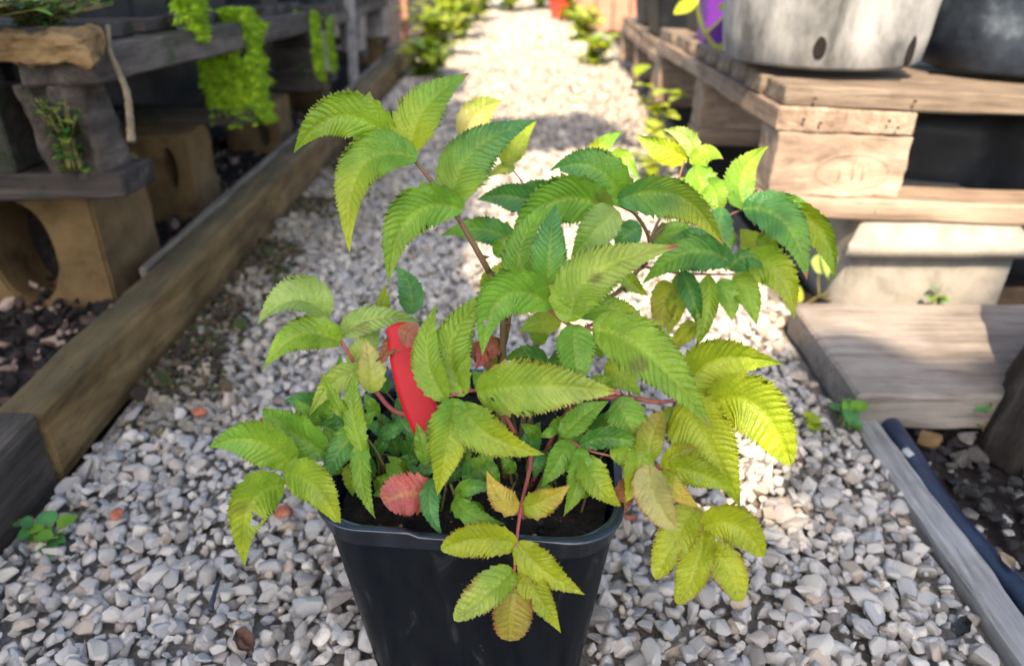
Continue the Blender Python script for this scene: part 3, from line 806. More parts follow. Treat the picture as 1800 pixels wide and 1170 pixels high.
    C = C * (1 - vein) + (C * .55 + yel * .6) * vein
    C = C * (1 + .22 * vn[..., None])
    if red > 0:
        e = np.clip((A - .82) * 5 + vn * 1.6, 0, 1) * red
        e = (e * (.5 + .5 * W))[..., None]
        C = C * (1 - e) + np.array([.36, .055, .045]) * e
        sp = np.clip((vn - .42) * 6, 0, 1)[..., None] * red * .6
        C = C * (1 - sp) + np.array([.33, .07, .06]) * sp
    if redtip:
        e = (smooth01((S0 - .92) / .05) * redtip)[..., None]; C = C * (1 - e) + np.array([.52, .10, .12]) * e
    if not spot and rr.random() < .45: spot = rr.uniform(.3, .8)
    if spot:
        sp = np.clip((vn - .45) * 8, 0, 1)[..., None] * spot
        C = C * (1 - sp) + np.array([.12, .06, .03]) * sp
    # margins brown very slightly
    e = (np.where(A > .99, np.where(fr < .1, .45, .12), 0))[..., None]; C = C * (1 - e) + np.array([.19, .13, .05]) * e
    nc = vs.size
    Fc = []
    for i in range(nrow - 1):
        for j in range(nc - 1):
            if hole and abs(SE[i, j] - hole[0]) < hole[2] * (1 + .5 * vn[i, j]) and abs(Vv[i, j] - hole[1]) < hole[3] * (1 + .8 * vn[i, j]): continue
            Fc.append((i * nc + j, i * nc + j + 1, (i + 1) * nc + j + 1, (i + 1) * nc + j))
    me = mesh(name, P.reshape(-1, 3), Fc)
    set_col(me, np.clip(C, 0.004, .95).reshape(-1, 3))
    return link(name, me, M['leaf_dry'] if dry else M['leaf'], parent)

def stalk(name, pts, r0, r1, mat, parent, thorns=0, label=None):
    """pts: (px, py, depth)"""
    pth = catmull([D(*p_) for p_ in pts], 6)
    parts = [tube(pth, r0, r1, 9)]
    for k in range(thorns):
        i = R.randrange(1, len(pth) - 1)
        t = pth[i + 1] - pth[i]; t /= np.linalg.norm(t)
        a = np.cross(t, R.choice([fw, up, rt])); a /= np.linalg.norm(a); a *= R.choice((-1, 1))
        rb = r0 + (r1 - r0) * i / len(pth)
        q = pth[i] + a * rb * .8
        s_ = rb * .7
        V = [q + t * s_ * 1.6, q - t * s_ * 1.2, q + np.cross(t, a) * s_ * .6, q - np.cross(t, a) * s_ * .6, q + a * s_ * 2.8 - t * s_ * 1.4]
        parts.append((V, [(0, 2, 4), (2, 1, 4), (1, 3, 4), (3, 0, 4)]))
    V, Fc = merge(parts)
    return link(name, mesh(name, V, Fc), mat, parent)

PLANT = thing('bramble_plant', 'green and yellowing bramble with toothed pleated leaflets growing in the black pot', 'plant', tuple(POTC + np.array([0, 0, .165])))
def pstalk(pts, r0=.0016, r1=.0009, mat='stalk_green', thorns=3):
    o = stalk('leaf_stalk', pts, r0, r1, M[mat], PLANT, thorns)
    o.matrix_parent_inverse = Matrix.Translation(-Vector(PLANT.location))
    return o
def cane(pts, r0, r1, mat='cane', thorns=8):
    o = stalk('cane', pts, r0, r1, M[mat], PLANT, thorns)
    o.matrix_parent_inverse = Matrix.Translation(-Vector(PLANT.location))
    return o
cane([(888, 850, .63), (884, 700, .61), (884, 610, .60), (882, 528, .585), (858, 475, .58)], .0030, .0024)
cane([(880, 850, .64), (876, 660, .62), (890, 590, .60), (905, 485, .575)], .0022, .0018)
cane([(905, 850, .66), (940, 620, .67), (990, 540, .68), (1075, 520, .69), (1128, 468, .69)], .0026, .0021)
cane([(900, 850, .65), (960, 650, .66), (1010, 590, .66), (1060, 560, .67)], .0020, .0014)
cane([(780, 860, .62), (740, 745, .60), (690, 720, .595), (655, 680, .59)], .0022, .0018, 'stalk_red', 4)
cane([(930, 860, .62), (1000, 720, .59), (1080, 698, .575), (1160, 707, .575)], .0020, .0017, 'stalk_red', 5)
cane([(940, 870, .60), (1000, 760, .58), (1060, 770, .57), (1110, 790, .565)], .0016, .0013, 'stalk_green', 3)

# A: tall leaf at the top
s = pstalk([(860, 478, .58), (820, 408, .565), (787, 356, .56), (742, 298, .555), (706, 258, .555)], .0024, .0012, 'cane', 7)
leaflet(s, (722, 270), (725, 190), (826, 128), 46, 42, .555, .575, 'y', 'g', arch=.012, redtip=.6)
leaflet(s, (692, 248), (590, 175), (516, 270), 38, 50, .555, .55, 'e', 'e', arch=.016)
leaflet(s, (733, 278), (610, 255), (615, 447), 40, 46, .552, .53, 'g', 'y', arch=.014)
leaflet(s, (800, 362), (800, 258), (944, 211), 42, 55, .56, .60, 'e', 't', arch=.012)
leaflet(s, (814, 368), (705, 352), (683, 500), 38, 48, .557, .54, 'g', 'e', arch=.012)
# A': two pale leaves behind it
s = pstalk([(922, 326, .73), (905, 303, .73), (895, 296, .73)], .0008, .0006, 'stalk_red', 1)
leaflet(s, (815, 245), (838, 190), (882, 178), 32, 30, .73, .75, 'k', 'q', nv=8)
leaflet(s, (890, 292), (900, 245), (944, 213), 22, 26, .72, .73, 'Y', 'Y', nv=8, under=True)
leaflet(s, (905, 298), (885, 292), (856, 312), 12, 12, .73, .73, 'q', nv=7)
# B: dark green behind the middle
s = pstalk([(1000, 470, .70), (975, 420, .70), (955, 350, .70)], .0011, .0008)
leaflet(s, (965, 372), (900, 335), (838, 352), 30, 26, .70, .69, 't', 't')
leaflet(s, (910, 430), (850, 392), (775, 414), 26, 26, .69, .68, 't', 'g')
leaflet(s, (1000, 350), (940, 325), (890, 345), 24, 20, .71, .71, 't', 't')
leaflet(s, (868, 530), (870, 490), (905, 455), 28, 26, .66, .66, 'e', 'y', nv=8)
leaflet(s, (890, 520), (850, 500), (862, 470), 20, 18, .66, .66, 'e', 'y', nv=8)
# C: leaf right of centre
s = pstalk([(1130, 470, .69), (1142, 425, .66), (1118, 378, .635), (1086, 360, .625)], .0020, .0012, 'cane', 4)
leaflet(s, (1100, 362), (1052, 275), (966, 300), 42, 42, .625, .61, 'g', 't', arch=.012, hole=(.93, -.6, .03, .5))
leaflet(s, (1086, 352), (1200, 318), (1272, 432), 32, 48, .62, .60, 't', 'y', arch=.014, redtip=.5)
leaflet(s, (1075, 372), (970, 322), (893, 440), 48, 44, .62, .60, 'g', 'g', arch=.012)
leaflet(s, (1084, 368), (1052, 402), (1003, 452), 34, 40, .618, .61, 'p', 'g', arch=.008)
# D: big leaf in the middle
s = pstalk([(905, 486, .575), (945, 525, .56), (1000, 570, .545), (1045, 580, .54)], .0019, .0012, 'stalk_red', 6)
leaflet(s, (968, 532), (962, 440), (978, 356), 36, 34, .55, .56, 'g', 't', arch=.010)
leaflet(s, (940, 522), (890, 450), (966, 350), 34, 36, .565, .575, 'g', 'g', arch=.010)
leaflet(s, (975, 538), (868, 488), (848, 626), 40, 48, .55, .535, 'g', 'g', arch=.014, hole=(.78, .1, .02, .12))
leaflet(s, (1004, 566), (1010, 470), (1196, 432), 50, 50, .54, .555, 'e', 'q', arch=.012, redtip=1)
leaflet(s, (1010, 570), (1010, 620), (1018, 690), 38, 36, .54, .53, 'g', 'g', arch=.006)
leaflet(s, (1042, 578), (1140, 600), (1252, 754), 55, 52, .54, .53, 'e', 'e', arch=.014, redtip=.3)
leaflet(s, (1020, 557), (1080, 528), (1138, 570), 22, 24, .56, .57, 'g', 'y')
leaflet(s, (998, 556), None, (985, 500), 20, 22, .60, .61, 'o', 'o', nv=7)
leaflet(s, (985, 572), (950, 560), (912, 584), 24, 22, .60, .60, 'y', 'e', nv=8)
leaflet(s, (962, 642), (925, 615), (886, 634), 20, 20, .62, .62, 't', 'g', nv=8)
leaflet(s, (960, 640), (985, 650), (1012, 700), 28, 28, .60, .60, 'd', 'g', nv=8)
# E: front leaf, left of centre
s = pstalk([(905, 760, .58), (880, 720, .57), (842, 688, .555), (812, 690, .545), (768, 702, .54)], .0017, .0010, 'stalk_red', 3)
leaflet(s, (786, 702), (735, 635), (768, 533), 32, 30, .54, .555, 'e', 'e', arch=.010)
leaflet(s, (818, 694), (765, 600), (872, 504), 36, 40, .545, .565, 'e', 'e', arch=.010, spot=.5)
leaflet(s, (838, 690), (930, 672), (1094, 690), 52, 55, .548, .53, 'e', 'q', arch=.012, red=.25, redtip=1, fold=-.4, hole=(.13, .3, .012, .08))
leaflet(s, (802, 700), (790, 770), (768, 872), 38, 42, .54, .535, 'g', 'y', arch=.010)
leaflet(s, (815, 706), (838, 772), (958, 798), 40, 40, .54, .525, 'e', 'y', arch=.010, red=.15)
# F: leaf on the left cane
s = pstalk([(655, 682, .59), (625, 640, .59), (600, 600, .59), (575, 560, .59)], .0017, .0010, 'stalk_red', 3)
leaflet(s, (576, 558), (520, 505), (452, 570), 22, 48, .59, .575, 'p', 'p', arch=.010)
leaflet(s, (600, 603), (525, 565), (462, 650), 32, 34, .59, .575, 'e', 'e', arch=.010)
leaflet(s, (600, 592), (645, 548), (742, 565), 26, 26, .60, .61, 'p', 'p', arch=.008)
leaflet(s, (612, 640), None, (668, 572), 24, 24, .60, .61, 'q', 'p', nv=8)
leaflet(s, (652, 690), None, (642, 596), 26, 28, .585, .585, 'q', 'k', nv=8, red=.15)
leaflet(s, (650, 662), (590, 650), (543, 732), 26, 26, .595, .585, 'p', 'q', nv=9)
leaflet(s, (612, 738), (590, 710), (563, 652), 12, 13, .575, .58, 'e', 'e', nv=9, redtip=1)
leaflet(s, (640, 795), (610, 720), (628, 648), 20, 22, .57, .58, 'e', 'e', nv=10)
leaflet(s, (668, 562), None, (676, 500), 15, 14, .64, .645, 'Y', 'y', nv=8)
leaflet(s, (720, 552), (730, 505), (694, 468), 26, 24, .66, .67, 't', 't', nv=9)
# G: leaf reaching far left
s = pstalk([(650, 810, .60), (575, 800, .58), (520, 828, .57), (488, 862, .565)], .0015, .0009, 'stalk_green', 2)
leaflet(s, (520, 818), (445, 758), (366, 786), 42, 42, .57, .55, 'e', 'g', arch=.012, nv=12)
leaflet(s, (578, 800), (500, 752), (461, 717), 42, 38, .58, .58, 'g', 'g', arch=.010)
leaflet(s, (500, 852), (425, 872), (430, 996), 42, 45, .565, .545, 'e', 'y', arch=.014, hole=(.62, -.7, .07, .32))
leaflet(s, (497, 832), (555, 840), (600, 930), 40, 36, .565, .545, 'e', 'y', arch=.010)
# H: young growth at the left of the pot
s = pstalk([(690, 850, .61), (660, 790, .595), (640, 765, .59)], .0012, .0009)
leaflet(s, (640, 755), (600, 775), (563, 860), 28, 28, .585, .575, 'g', 't', nv=9)
leaflet(s, (640, 770), (625, 840), (661, 912), 20, 20, .575, .56, 'g', 'e', nv=11)
leaflet(s, (622, 812), None, (620, 872), 16, 20, .59, .585, 'y', 'e', nv=8, spot=.4)
leaflet(s, (580, 725), None, (500, 702), 26, 24, .61, .61, 'd', 't', nv=8)
leaflet(s, (608, 716), None, (548, 748), 14, 14, .60, .60, 't', 't', nv=8)
leaflet(s, (620, 735), None, (560, 762), 12, 12, .60, .60, 't', 't', nv=8)
leaflet(s, (585, 700), None, (598, 620), 13, 13, .62, .63, 'd', 'g', nv=8)
# fill: dark young shoots low in the pot
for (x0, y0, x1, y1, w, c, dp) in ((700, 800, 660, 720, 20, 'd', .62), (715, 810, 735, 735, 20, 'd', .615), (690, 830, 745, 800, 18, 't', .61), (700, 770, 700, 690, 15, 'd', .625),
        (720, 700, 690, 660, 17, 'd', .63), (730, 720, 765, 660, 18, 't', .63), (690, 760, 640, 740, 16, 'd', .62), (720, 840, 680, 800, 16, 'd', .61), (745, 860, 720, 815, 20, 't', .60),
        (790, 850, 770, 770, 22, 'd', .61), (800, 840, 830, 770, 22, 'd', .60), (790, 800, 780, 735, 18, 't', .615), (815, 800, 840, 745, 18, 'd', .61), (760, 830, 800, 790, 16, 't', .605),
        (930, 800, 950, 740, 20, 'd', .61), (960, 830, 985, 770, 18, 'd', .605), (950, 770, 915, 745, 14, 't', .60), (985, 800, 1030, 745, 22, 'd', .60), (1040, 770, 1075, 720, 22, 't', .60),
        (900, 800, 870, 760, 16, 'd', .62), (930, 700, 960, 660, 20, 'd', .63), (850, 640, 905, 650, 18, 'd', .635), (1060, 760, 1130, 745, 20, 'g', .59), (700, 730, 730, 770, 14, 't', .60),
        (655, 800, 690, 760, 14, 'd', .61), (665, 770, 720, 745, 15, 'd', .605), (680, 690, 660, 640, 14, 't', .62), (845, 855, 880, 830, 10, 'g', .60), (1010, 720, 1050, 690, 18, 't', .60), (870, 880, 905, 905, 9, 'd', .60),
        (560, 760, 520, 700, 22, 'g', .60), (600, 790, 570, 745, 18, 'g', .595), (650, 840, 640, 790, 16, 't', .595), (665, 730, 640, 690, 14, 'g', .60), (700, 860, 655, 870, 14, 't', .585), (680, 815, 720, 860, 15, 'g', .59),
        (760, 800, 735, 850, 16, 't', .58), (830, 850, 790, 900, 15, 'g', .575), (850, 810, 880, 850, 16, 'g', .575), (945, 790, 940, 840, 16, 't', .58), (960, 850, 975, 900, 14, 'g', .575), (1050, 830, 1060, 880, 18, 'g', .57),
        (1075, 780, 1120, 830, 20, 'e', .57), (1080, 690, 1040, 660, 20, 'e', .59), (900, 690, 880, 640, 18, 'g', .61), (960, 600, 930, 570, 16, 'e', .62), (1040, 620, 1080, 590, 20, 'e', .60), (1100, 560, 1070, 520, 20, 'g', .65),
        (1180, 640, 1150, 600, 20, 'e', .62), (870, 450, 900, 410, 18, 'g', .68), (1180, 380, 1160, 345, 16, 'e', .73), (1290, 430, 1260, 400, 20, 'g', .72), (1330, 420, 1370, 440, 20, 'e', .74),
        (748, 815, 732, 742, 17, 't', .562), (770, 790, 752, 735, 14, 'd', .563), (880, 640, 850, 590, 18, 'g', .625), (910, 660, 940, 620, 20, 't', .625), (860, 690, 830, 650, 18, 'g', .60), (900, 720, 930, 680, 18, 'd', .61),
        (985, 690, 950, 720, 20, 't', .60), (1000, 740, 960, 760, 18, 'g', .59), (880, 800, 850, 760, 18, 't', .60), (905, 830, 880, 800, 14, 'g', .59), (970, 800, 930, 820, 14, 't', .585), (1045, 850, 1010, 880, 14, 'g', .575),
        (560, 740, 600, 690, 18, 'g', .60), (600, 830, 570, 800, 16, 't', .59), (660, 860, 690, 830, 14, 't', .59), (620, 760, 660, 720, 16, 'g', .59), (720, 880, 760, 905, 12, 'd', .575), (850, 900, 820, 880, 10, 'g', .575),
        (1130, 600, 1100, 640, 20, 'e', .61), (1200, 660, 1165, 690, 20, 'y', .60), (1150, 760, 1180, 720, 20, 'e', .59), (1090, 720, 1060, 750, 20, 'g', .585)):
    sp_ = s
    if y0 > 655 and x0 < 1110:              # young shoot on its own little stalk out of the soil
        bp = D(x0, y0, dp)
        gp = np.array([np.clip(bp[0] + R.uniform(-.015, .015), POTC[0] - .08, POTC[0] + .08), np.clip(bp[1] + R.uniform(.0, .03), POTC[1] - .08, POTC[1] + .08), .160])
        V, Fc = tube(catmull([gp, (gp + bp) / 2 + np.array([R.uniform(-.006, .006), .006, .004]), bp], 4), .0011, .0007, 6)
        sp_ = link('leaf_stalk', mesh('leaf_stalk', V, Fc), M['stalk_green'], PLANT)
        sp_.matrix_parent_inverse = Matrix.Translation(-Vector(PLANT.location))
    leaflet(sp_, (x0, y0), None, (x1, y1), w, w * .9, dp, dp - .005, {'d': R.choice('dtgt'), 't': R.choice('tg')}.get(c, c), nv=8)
# I: low leaves at the front of the pot
s = pstalk([(810, 900, .585), (800, 872, .575), (792, 850, .572)], .0013, .0010)
leaflet(s, (766, 872), (715, 862), (674, 884), 40, 40, .565, .555, 'r', 'r', nv=8, shape=(.5, .42))
leaflet(s, (770, 838), (742, 885), (780, 944), 20, 18, .565, .548, 't', 't', nv=9)
leaflet(s, (800, 868), (832, 848), (872, 862), 16, 16, .568, .56, 'g', 't', nv=8)
leaflet(s, (800, 876), (825, 910), (888, 920), 20, 22, .565, .55, 'g', 'g', nv=9)
leaflet(s, (812, 838), (845, 830), (866, 785), 28, 26, .575, .58, 'd', 'e', nv=8)
leaflet(s, (800, 845), (790, 800), (812, 745), 24, 22, .59, .60, 'd', 'd', nv=8)
# J: red stalk hanging over the rim
s = pstalk([(934, 800, .57), (930, 830, .555), (917, 885, .53), (908, 950, .517), (904, 1012, .52)], .0017, .0009, 'stalk_red', 4)
leaflet(s, (914, 886), (880, 885), (855, 826), 26, 24, .53, .53, 'o', 'o', nv=7, red=.45)
leaflet(s, (918, 892), (955, 885), (1003, 852), 26, 28, .53, .53, 'Y', 'o', nv=8, red=.5)
leaflet(s, (908, 956), (840, 940), (775, 966), 34, 32, .517, .51, 'y', 'y', nv=10, red=.35, shape=(.5, .6))
leaflet(s, (910, 952), (945, 1005), (1029, 1044), 34, 30, .517, .515, 'y', 'y', nv=11, red=.25)
leaflet(s, (904, 1002), (862, 1035), (798, 1090), 32, 36, .52, .515, 'e', 'q', nv=10, red=.35, shape=(.5, .6))
leaflet(s, (906, 1012), (900, 1065), (896, 1126), 38, 36, .524, .522, 'n', 'n', nv=9, red=.8, shape=(.6, .40))
leaflet(s, (910, 1004), (945, 1045), (986, 1112), 28, 26, .522, .52, 'y', 'y', nv=10, red=.4)
# K: large yellow leaf on the right
s = pstalk([(1160, 707, .575), (1200, 703, .575), (1245, 712, .575)], .0015, .0010, 'stalk_red', 3)
leaflet(s, (1212, 704), (1235, 612), (1377, 640), 44, 56, .575, .59, 'Y', 'Y', arch=.012, nv=10)
leaflet(s, (1246, 716), (1330, 680), (1390, 818), 54, 58, .575, .56, 'Y', 'Y', arch=.014, nv=10, shape=(.5, .6))
leaflet(s, (1185, 716), (1240, 755), (1302, 892), 60, 58, .58, .565, 'y', 'Y', arch=.014, nv=11)
leaflet(s, (1252, 716), None, (1312, 690), 12, 12, .60, .61, 'e', nv=8)
leaflet(s, (1170, 716), None, (1190, 780), 24, 26, .60, .60, 'y', 'e', nv=8)
# L: yellowing leaves right of the rim
s = pstalk([(1112, 792, .565), (1135, 812, .56), (1165, 825, .558), (1195, 860, .56), (1225, 895, .56), (1238, 935, .56)], .0014, .0008, 'stalk_red', 2)
leaflet(s, (1142, 814), (1138, 770), (1166, 724), 28, 26, .56, .57, 'Y', 'n', nv=8, red=.25, shape=(.55, .6))
leaflet(s, (1164, 824), (1190, 790), (1226, 786), 18, 20, .558, .56, 'y', 'n', nv=7, red=.3)
leaflet(s, (1174, 824), (1230, 825), (1296, 866), 30, 28, .558, .55, 'Y', 'Y', nv=9, red=.15)
leaflet(s, (1164, 826), (1185, 865), (1230, 892), 20, 20, .556, .55, 'Y', 'o', nv=8, red=.5)
leaflet(s, (1140, 816), (1142, 875), (1190, 930), 34, 36, .553, .54, 'k', 'k', nv=9, red=.7, shape=(.55, .7))
leaflet(s, (1122, 778), (1125, 830), (1098, 884), 32, 28, .565, .555, 'e', 'y', nv=9, red=.2)
leaflet(s, (1226, 888), (1190, 930), (1152, 1018), 38, 36, .562, .55, 'y', 'y', nv=10, red=.35, shape=(.5, .6))
leaflet(s, (1234, 930), (1292, 905), (1342, 978), 38, 36, .56, .55, 'y', 'y', nv=9, red=.4, shape=(.5, .6))
leaflet(s, (1238, 932), (1225, 1000), (1190, 1062), 34, 34, .558, .545, 'y', 'y', nv=10, red=.3, shape=(.5, .65))
leaflet(s, (1246, 960), (1285, 995), (1300, 1058), 34, 34, .558, .548, 'y', 'y', nv=9, red=.4, shape=(.5, .6))
# M: small leaf above the right rim
s = pstalk([(972, 752, .585), (1005, 775, .575), (1030, 790, .57), (1078, 802, .565)], .0012, .0008, 'stalk_red', 2)
leaflet(s, (1002, 772), (985, 810), (950, 856), 24, 24, .575, .565, 'g', 'g', nv=9)
leaflet(s, (1020, 786), (1022, 845), (990, 908), 24, 22, .57, .56, 'g', 'e', nv=10)
leaflet(s, (1020, 784), (1075, 758), (1142, 792), 22, 20, .57, .56, 'd', 'g', nv=9)
leaflet(s, (1030, 798), (1042, 850), (1094, 892), 30, 28, .568, .56, 'e', 'y', nv=10)
leaflet(s, (988, 768), (1020, 728), (1072, 704), 24, 24, .575, .57, 'g', 'g', nv=9)
leaflet(s, (1080, 704), (1110, 740), (1130, 830), 36, 36, .572, .57, 'g', 'e', nv=10)
leaflet(s, (1062, 645), (1090, 655), (1128, 698), 28, 26, .59, .585, 'y', 'e', nv=8)
leaflet(s, (978, 752), None, (948, 768), 10, 10, .58, .58, 'g', nv=6)
# N: group behind on the right
s = pstalk([(1135, 465, .69), (1150, 405, .70), (1185, 335, .73), (1205, 276, .74)], .0018, .0009, 'cane', 4)
leaflet(s, (1208, 282), (1160, 262), (1118, 238), 26, 22, .74, .73, 'y', 'e', nv=8, under=True)
leaflet(s, (1216, 278), (1215, 235), (1165, 228), 20, 20, .745, .745, 'p', 'p', nv=8)
leaflet(s, (1214, 288), (1240, 255), (1272, 280), 14, 30, .74, .74, 'e', 'e', nv=8, redtip=.6)
leaflet(s, (1222, 292), (1235, 330), (1262, 372), 32, 30, .735, .72, 'g', 'e', nv=9)
leaflet(s, (1240, 318), (1262, 340), (1262, 385), 26, 24, .725, .71, 'g', 'e', nv=8)
leaflet(s, (1162, 336), None, (1204, 312), 10, 10, .74, .74, 'e', nv=7)
leaflet(s, (1046, 288), (1050, 255), (1096, 230), 18, 20, .76, .77, 'y', 'g', nv=8, under=True)
leaflet(s, (1072, 292), (1098, 258), (1124, 325), 16, 16, .75, .74, 'e', 'g', nv=8)
leaflet(s, (1085, 330), (1080, 300), (1060, 288), 12, 12, .75, .75, 'y', nv=7)
s = pstalk([(1140, 428, .69), (1180, 392, .71), (1250, 392, .72), (1300, 370, .72), (1345, 362, .725)], .0016, .0009, 'cane', 3)
leaflet(s, (1312, 366), (1288, 305), (1352, 256), 32, 28, .72, .74, 'g', 'e', nv=10)
leaflet(s, (1292, 364), None, (1274, 308), 9, 9, .725, .73, 'p', nv=8)
leaflet(s, (1345, 360), (1388, 340), (1438, 378), 12, 12, .73, .72, 't', 'g', nv=9)
leaflet(s, (1306, 366), (1392, 372), (1418, 492), 42, 40, .715, .69, 't', 'g', nv=11, arch=.012, redtip=.7)
leaflet(s, (1372, 372), (1448, 385), (1468, 492), 26, 34, .735, .72, 'y', 'e', nv=10, under=True)
leaflet(s, (1268, 364), (1262, 420), (1278, 480), 26, 24, .705, .69, 't', 'e', nv=10, redtip=.5)
leaflet(s, (1340, 465), (1330, 430), (1300, 402), 34, 30, .75, .75, 'Y', 'y', nv=8, under=True)
s = pstalk([(1130, 468, .69), (1180, 478, .69), (1240, 482, .70), (1290, 482, .705)], .0014, .0008, 'stalk_red', 2)
leaflet(s, (1285, 462), (1212, 420), (1128, 500), 40, 32, .68, .67, 'd', 'g', nv=11, arch=.012)
leaflet(s, (1270, 440), (1225, 408), (1180, 420), 14, 20, .69, .69, 't', 't', nv=8)
leaflet(s, (1280, 474), (1318, 432), (1354, 480), 14, 30, .695, .69, 'd', 'd', nv=9)
leaflet(s, (1166, 492), (1170, 540), (1152, 594), 25, 25, .70, .69, 'y', 'n', nv=8, under=True, red=.2)
leaflet(s, (1195, 478), (1195, 535), (1170, 592), 18, 18, .70, .69, 'e', 'y', nv=9, under=True)
leaflet(s, (1198, 476), (1218, 520), (1230, 578), 20, 20, .69, .68, 'd', 'd', nv=9, under=True)
leaflet(s, (1243, 484), (1248, 545), (1224, 610), 20, 22, .69, .68, 'e', 'e', nv=9, under=True)
leaflet(s, (1262, 494), (1285, 520), (1286, 566), 24, 22, .695, .685, 'g', 'e', nv=8, under=True)
leaflet(s, (1224, 568), (1205, 585), (1170, 620), 18, 18, .70, .70, 'y', 'y', nv=8)
leaflet(s, (1288, 486), (1318, 510), (1330, 574), 26, 24, .70, .69, 'e', 'e', nv=9, under=True)
leaflet(s, (1300, 480), (1372, 455), (1396, 562), 42, 32, .70, .68, 'e', 'y', nv=10, under=True)
leaflet(s, (1125, 605), None, (1166, 562), 26, 24, .66, .66, 'Y', 'y', nv=8)
leaflet(s, (1128, 400), (1100, 410), (1080, 440), 24, 24, .70, .70, 't', 't', nv=8)
leaflet(s, (1075, 432), (1050, 450), (1032, 494), 30, 28, .70, .69, 'g', 'e', nv=8, under=True)
leaflet(s, (1145, 425), (1190, 400), (1236, 415), 22, 22, .71, .71, 'g', 'g', nv=8)
leaflet(s, (1090, 475), (1110, 500), (1140, 520), 16, 16, .68, .68, 'e', 'y', nv=7)
# withered leaves
s = pstalk([(735, 745, .60), (712, 660, .595), (700, 600, .59)], .0011, .0008, 'stalk_red', 0)
leaflet(s, (700, 580), (730, 590), (742, 625), 22, 24, .566, .566, 'b', 'r', nv=7, dry=True, name='withered_leaflet')
leaflet(s, (705, 575), (690, 610), (655, 645), 18, 18, .585, .58, 'b', 'b', nv=7, dry=True, name='withered_leaflet')
leaflet(s, (880, 600), (860, 610), (835, 650), 20, 24, .61, .60, 'b', 'r', nv=7, dry=True, name='withered_leaflet')
leaflet(s, (825, 605), (850, 620), (872, 655), 16, 20, .615, .60, 'b', 'b', nv=7, dry=True, name='withered_leaflet')
leaflet(s, (1110, 840), (1100, 870), (1090, 912), 18, 22, .57, .565, 'b', 'b', nv=7, dry=True, name='withered_leaflet')
leaflet(s, (930, 905), None, (900, 895), 9, 9, .585, .585, 'b', 'r', nv=6, dry=True, name='withered_leaflet')
for o in list(bpy.data.objects):
    if o.parent is PLANT: pass

# ------------------------------------------------------------------ the black square pot
POT = thing('square_plant_pot', 'black square plastic plant pot with rounded corners standing on the gravel', 'plant pot', tuple(POTC), (0, 0, math.radians(-4)))
def rsq(hw, r, n=10):
    pts = []
    for (sx_, sy_, a0) in ((1, -1, -90), (1, 1, 0), (-1, 1, 90), (-1, -1, 180)):
        for k in range(n + 1):
            a = math.radians(a0 + 90 * k / n)
            pts.append((sx_ * (hw - r) + r * math.cos(a), sy_ * (hw - r) + r * math.sin(a)))
        # straight run after each corner, subdivided
        nxt = {(1, -1): ((hw, -(hw - r)), (hw, hw - r)), (1, 1): ((hw - r, hw), (-(hw - r), hw)), (-1, 1): ((-hw, hw - r), (-hw, -(hw - r))), (-1, -1): ((-(hw - r), -hw), (hw - r, -hw))}[(sx_, sy_)]
        for k in range(1, 20):
            f = k / 20
            pts.append((nxt[0][0] + (nxt[1][0] - nxt[0][0]) * f, nxt[0][1] + (nxt[1][1] - nxt[0][1]) * f))
    return pts
def loft(rings, close_bottom=False):
    n = len(rings[0]); V = [v for r_ in rings for v in r_]
    Fc = [(j * n + i, j * n + (i + 1) % n, (j + 1) * n + (i + 1) % n, (j + 1) * n + i) for j in range(len(rings) - 1) for i in range(n)]
    if close_bottom: Fc.append(tuple(range(n - 1, -1, -1)))
    return V, Fc
HT = .19
rings = []
for k in range(13):
    f = k / 12; hw = .088 + (.1085 - .088) * f
    rings.append([(x, y, (HT - .018) * f) for x, y in rsq(hw, .028 + .012 * f)])
V, Fc = loft(rings, True)
link('pot_wall', mesh('pot_wall', V, Fc), M['pot'], POT)
prof = [(a_ + .0140, b_) for a_, b_ in [(.0945, HT - .0185), (.0962, HT - .0175), (.0966, HT - .004), (.0985, HT - .0032), (.1000, HT - .0018), (.1000, HT - .0004), (.0990, HT + .0003), (.0940, HT), (.0930, HT - .001), (.0915, HT - .03), (.090, HT - .05)]]
rings = []
for (hw, z_) in prof:
    ring_ = []
    for x, y in rsq(hw, .040):
        zz = z_
        if y < -.06 and -.035 < x < .008 and z_ > HT - .0025: zz = z_ - .0035     # label slot in the front rim
        ring_.append((x, y, zz))
    rings.append(ring_)
V, Fc = loft(rings)
link('rim', mesh('rim', V, Fc), M['rim'], POT)
n = 44
hw = .105
V, Fc = [], []
for j in range(n + 1):
    for i in range(n + 1):
        u, v = (i / n * 2 - 1), (j / n * 2 - 1)
        # squircle mapping keeps the soil inside the rounded corners
        k = 1 - .11 * (u * u * v * v)
        x, y = u * hw * k, v * hw * k
        V.append((x, y, HT - .024 + .006 * mnoise.noise(Vector((x, y, 0)) * 40) + .003 * mnoise.noise(Vector((x, y, 5)) * 130)))
Fc = [(j * (n + 1) + i, j * (n + 1) + i + 1, (j + 1) * (n + 1) + i + 1, (j + 1) * (n + 1) + i) for j in range(n) for i in range(n)]
soil = link('soil', mesh('soil', V, Fc), M['soil'], POT)
q = NR.uniform(-.094, .094, (900, 2))
V, T, Cc = scatter(FAR, np.column_stack([q, np.full(900, HT - .0225) + NR.uniform(-.003, .003, 900)]), np.clip(NR.lognormal(math.log(.0018), .45, 900), .0007, .0045),
                   SP[NR.choice(5, 900, p=[.55, .28, .10, .04, .03])] * .8)
link('soil_crumbs', big_mesh('soil_crumbs', V, T, Cc, False), M['crumb'], soil, kind='stuff')

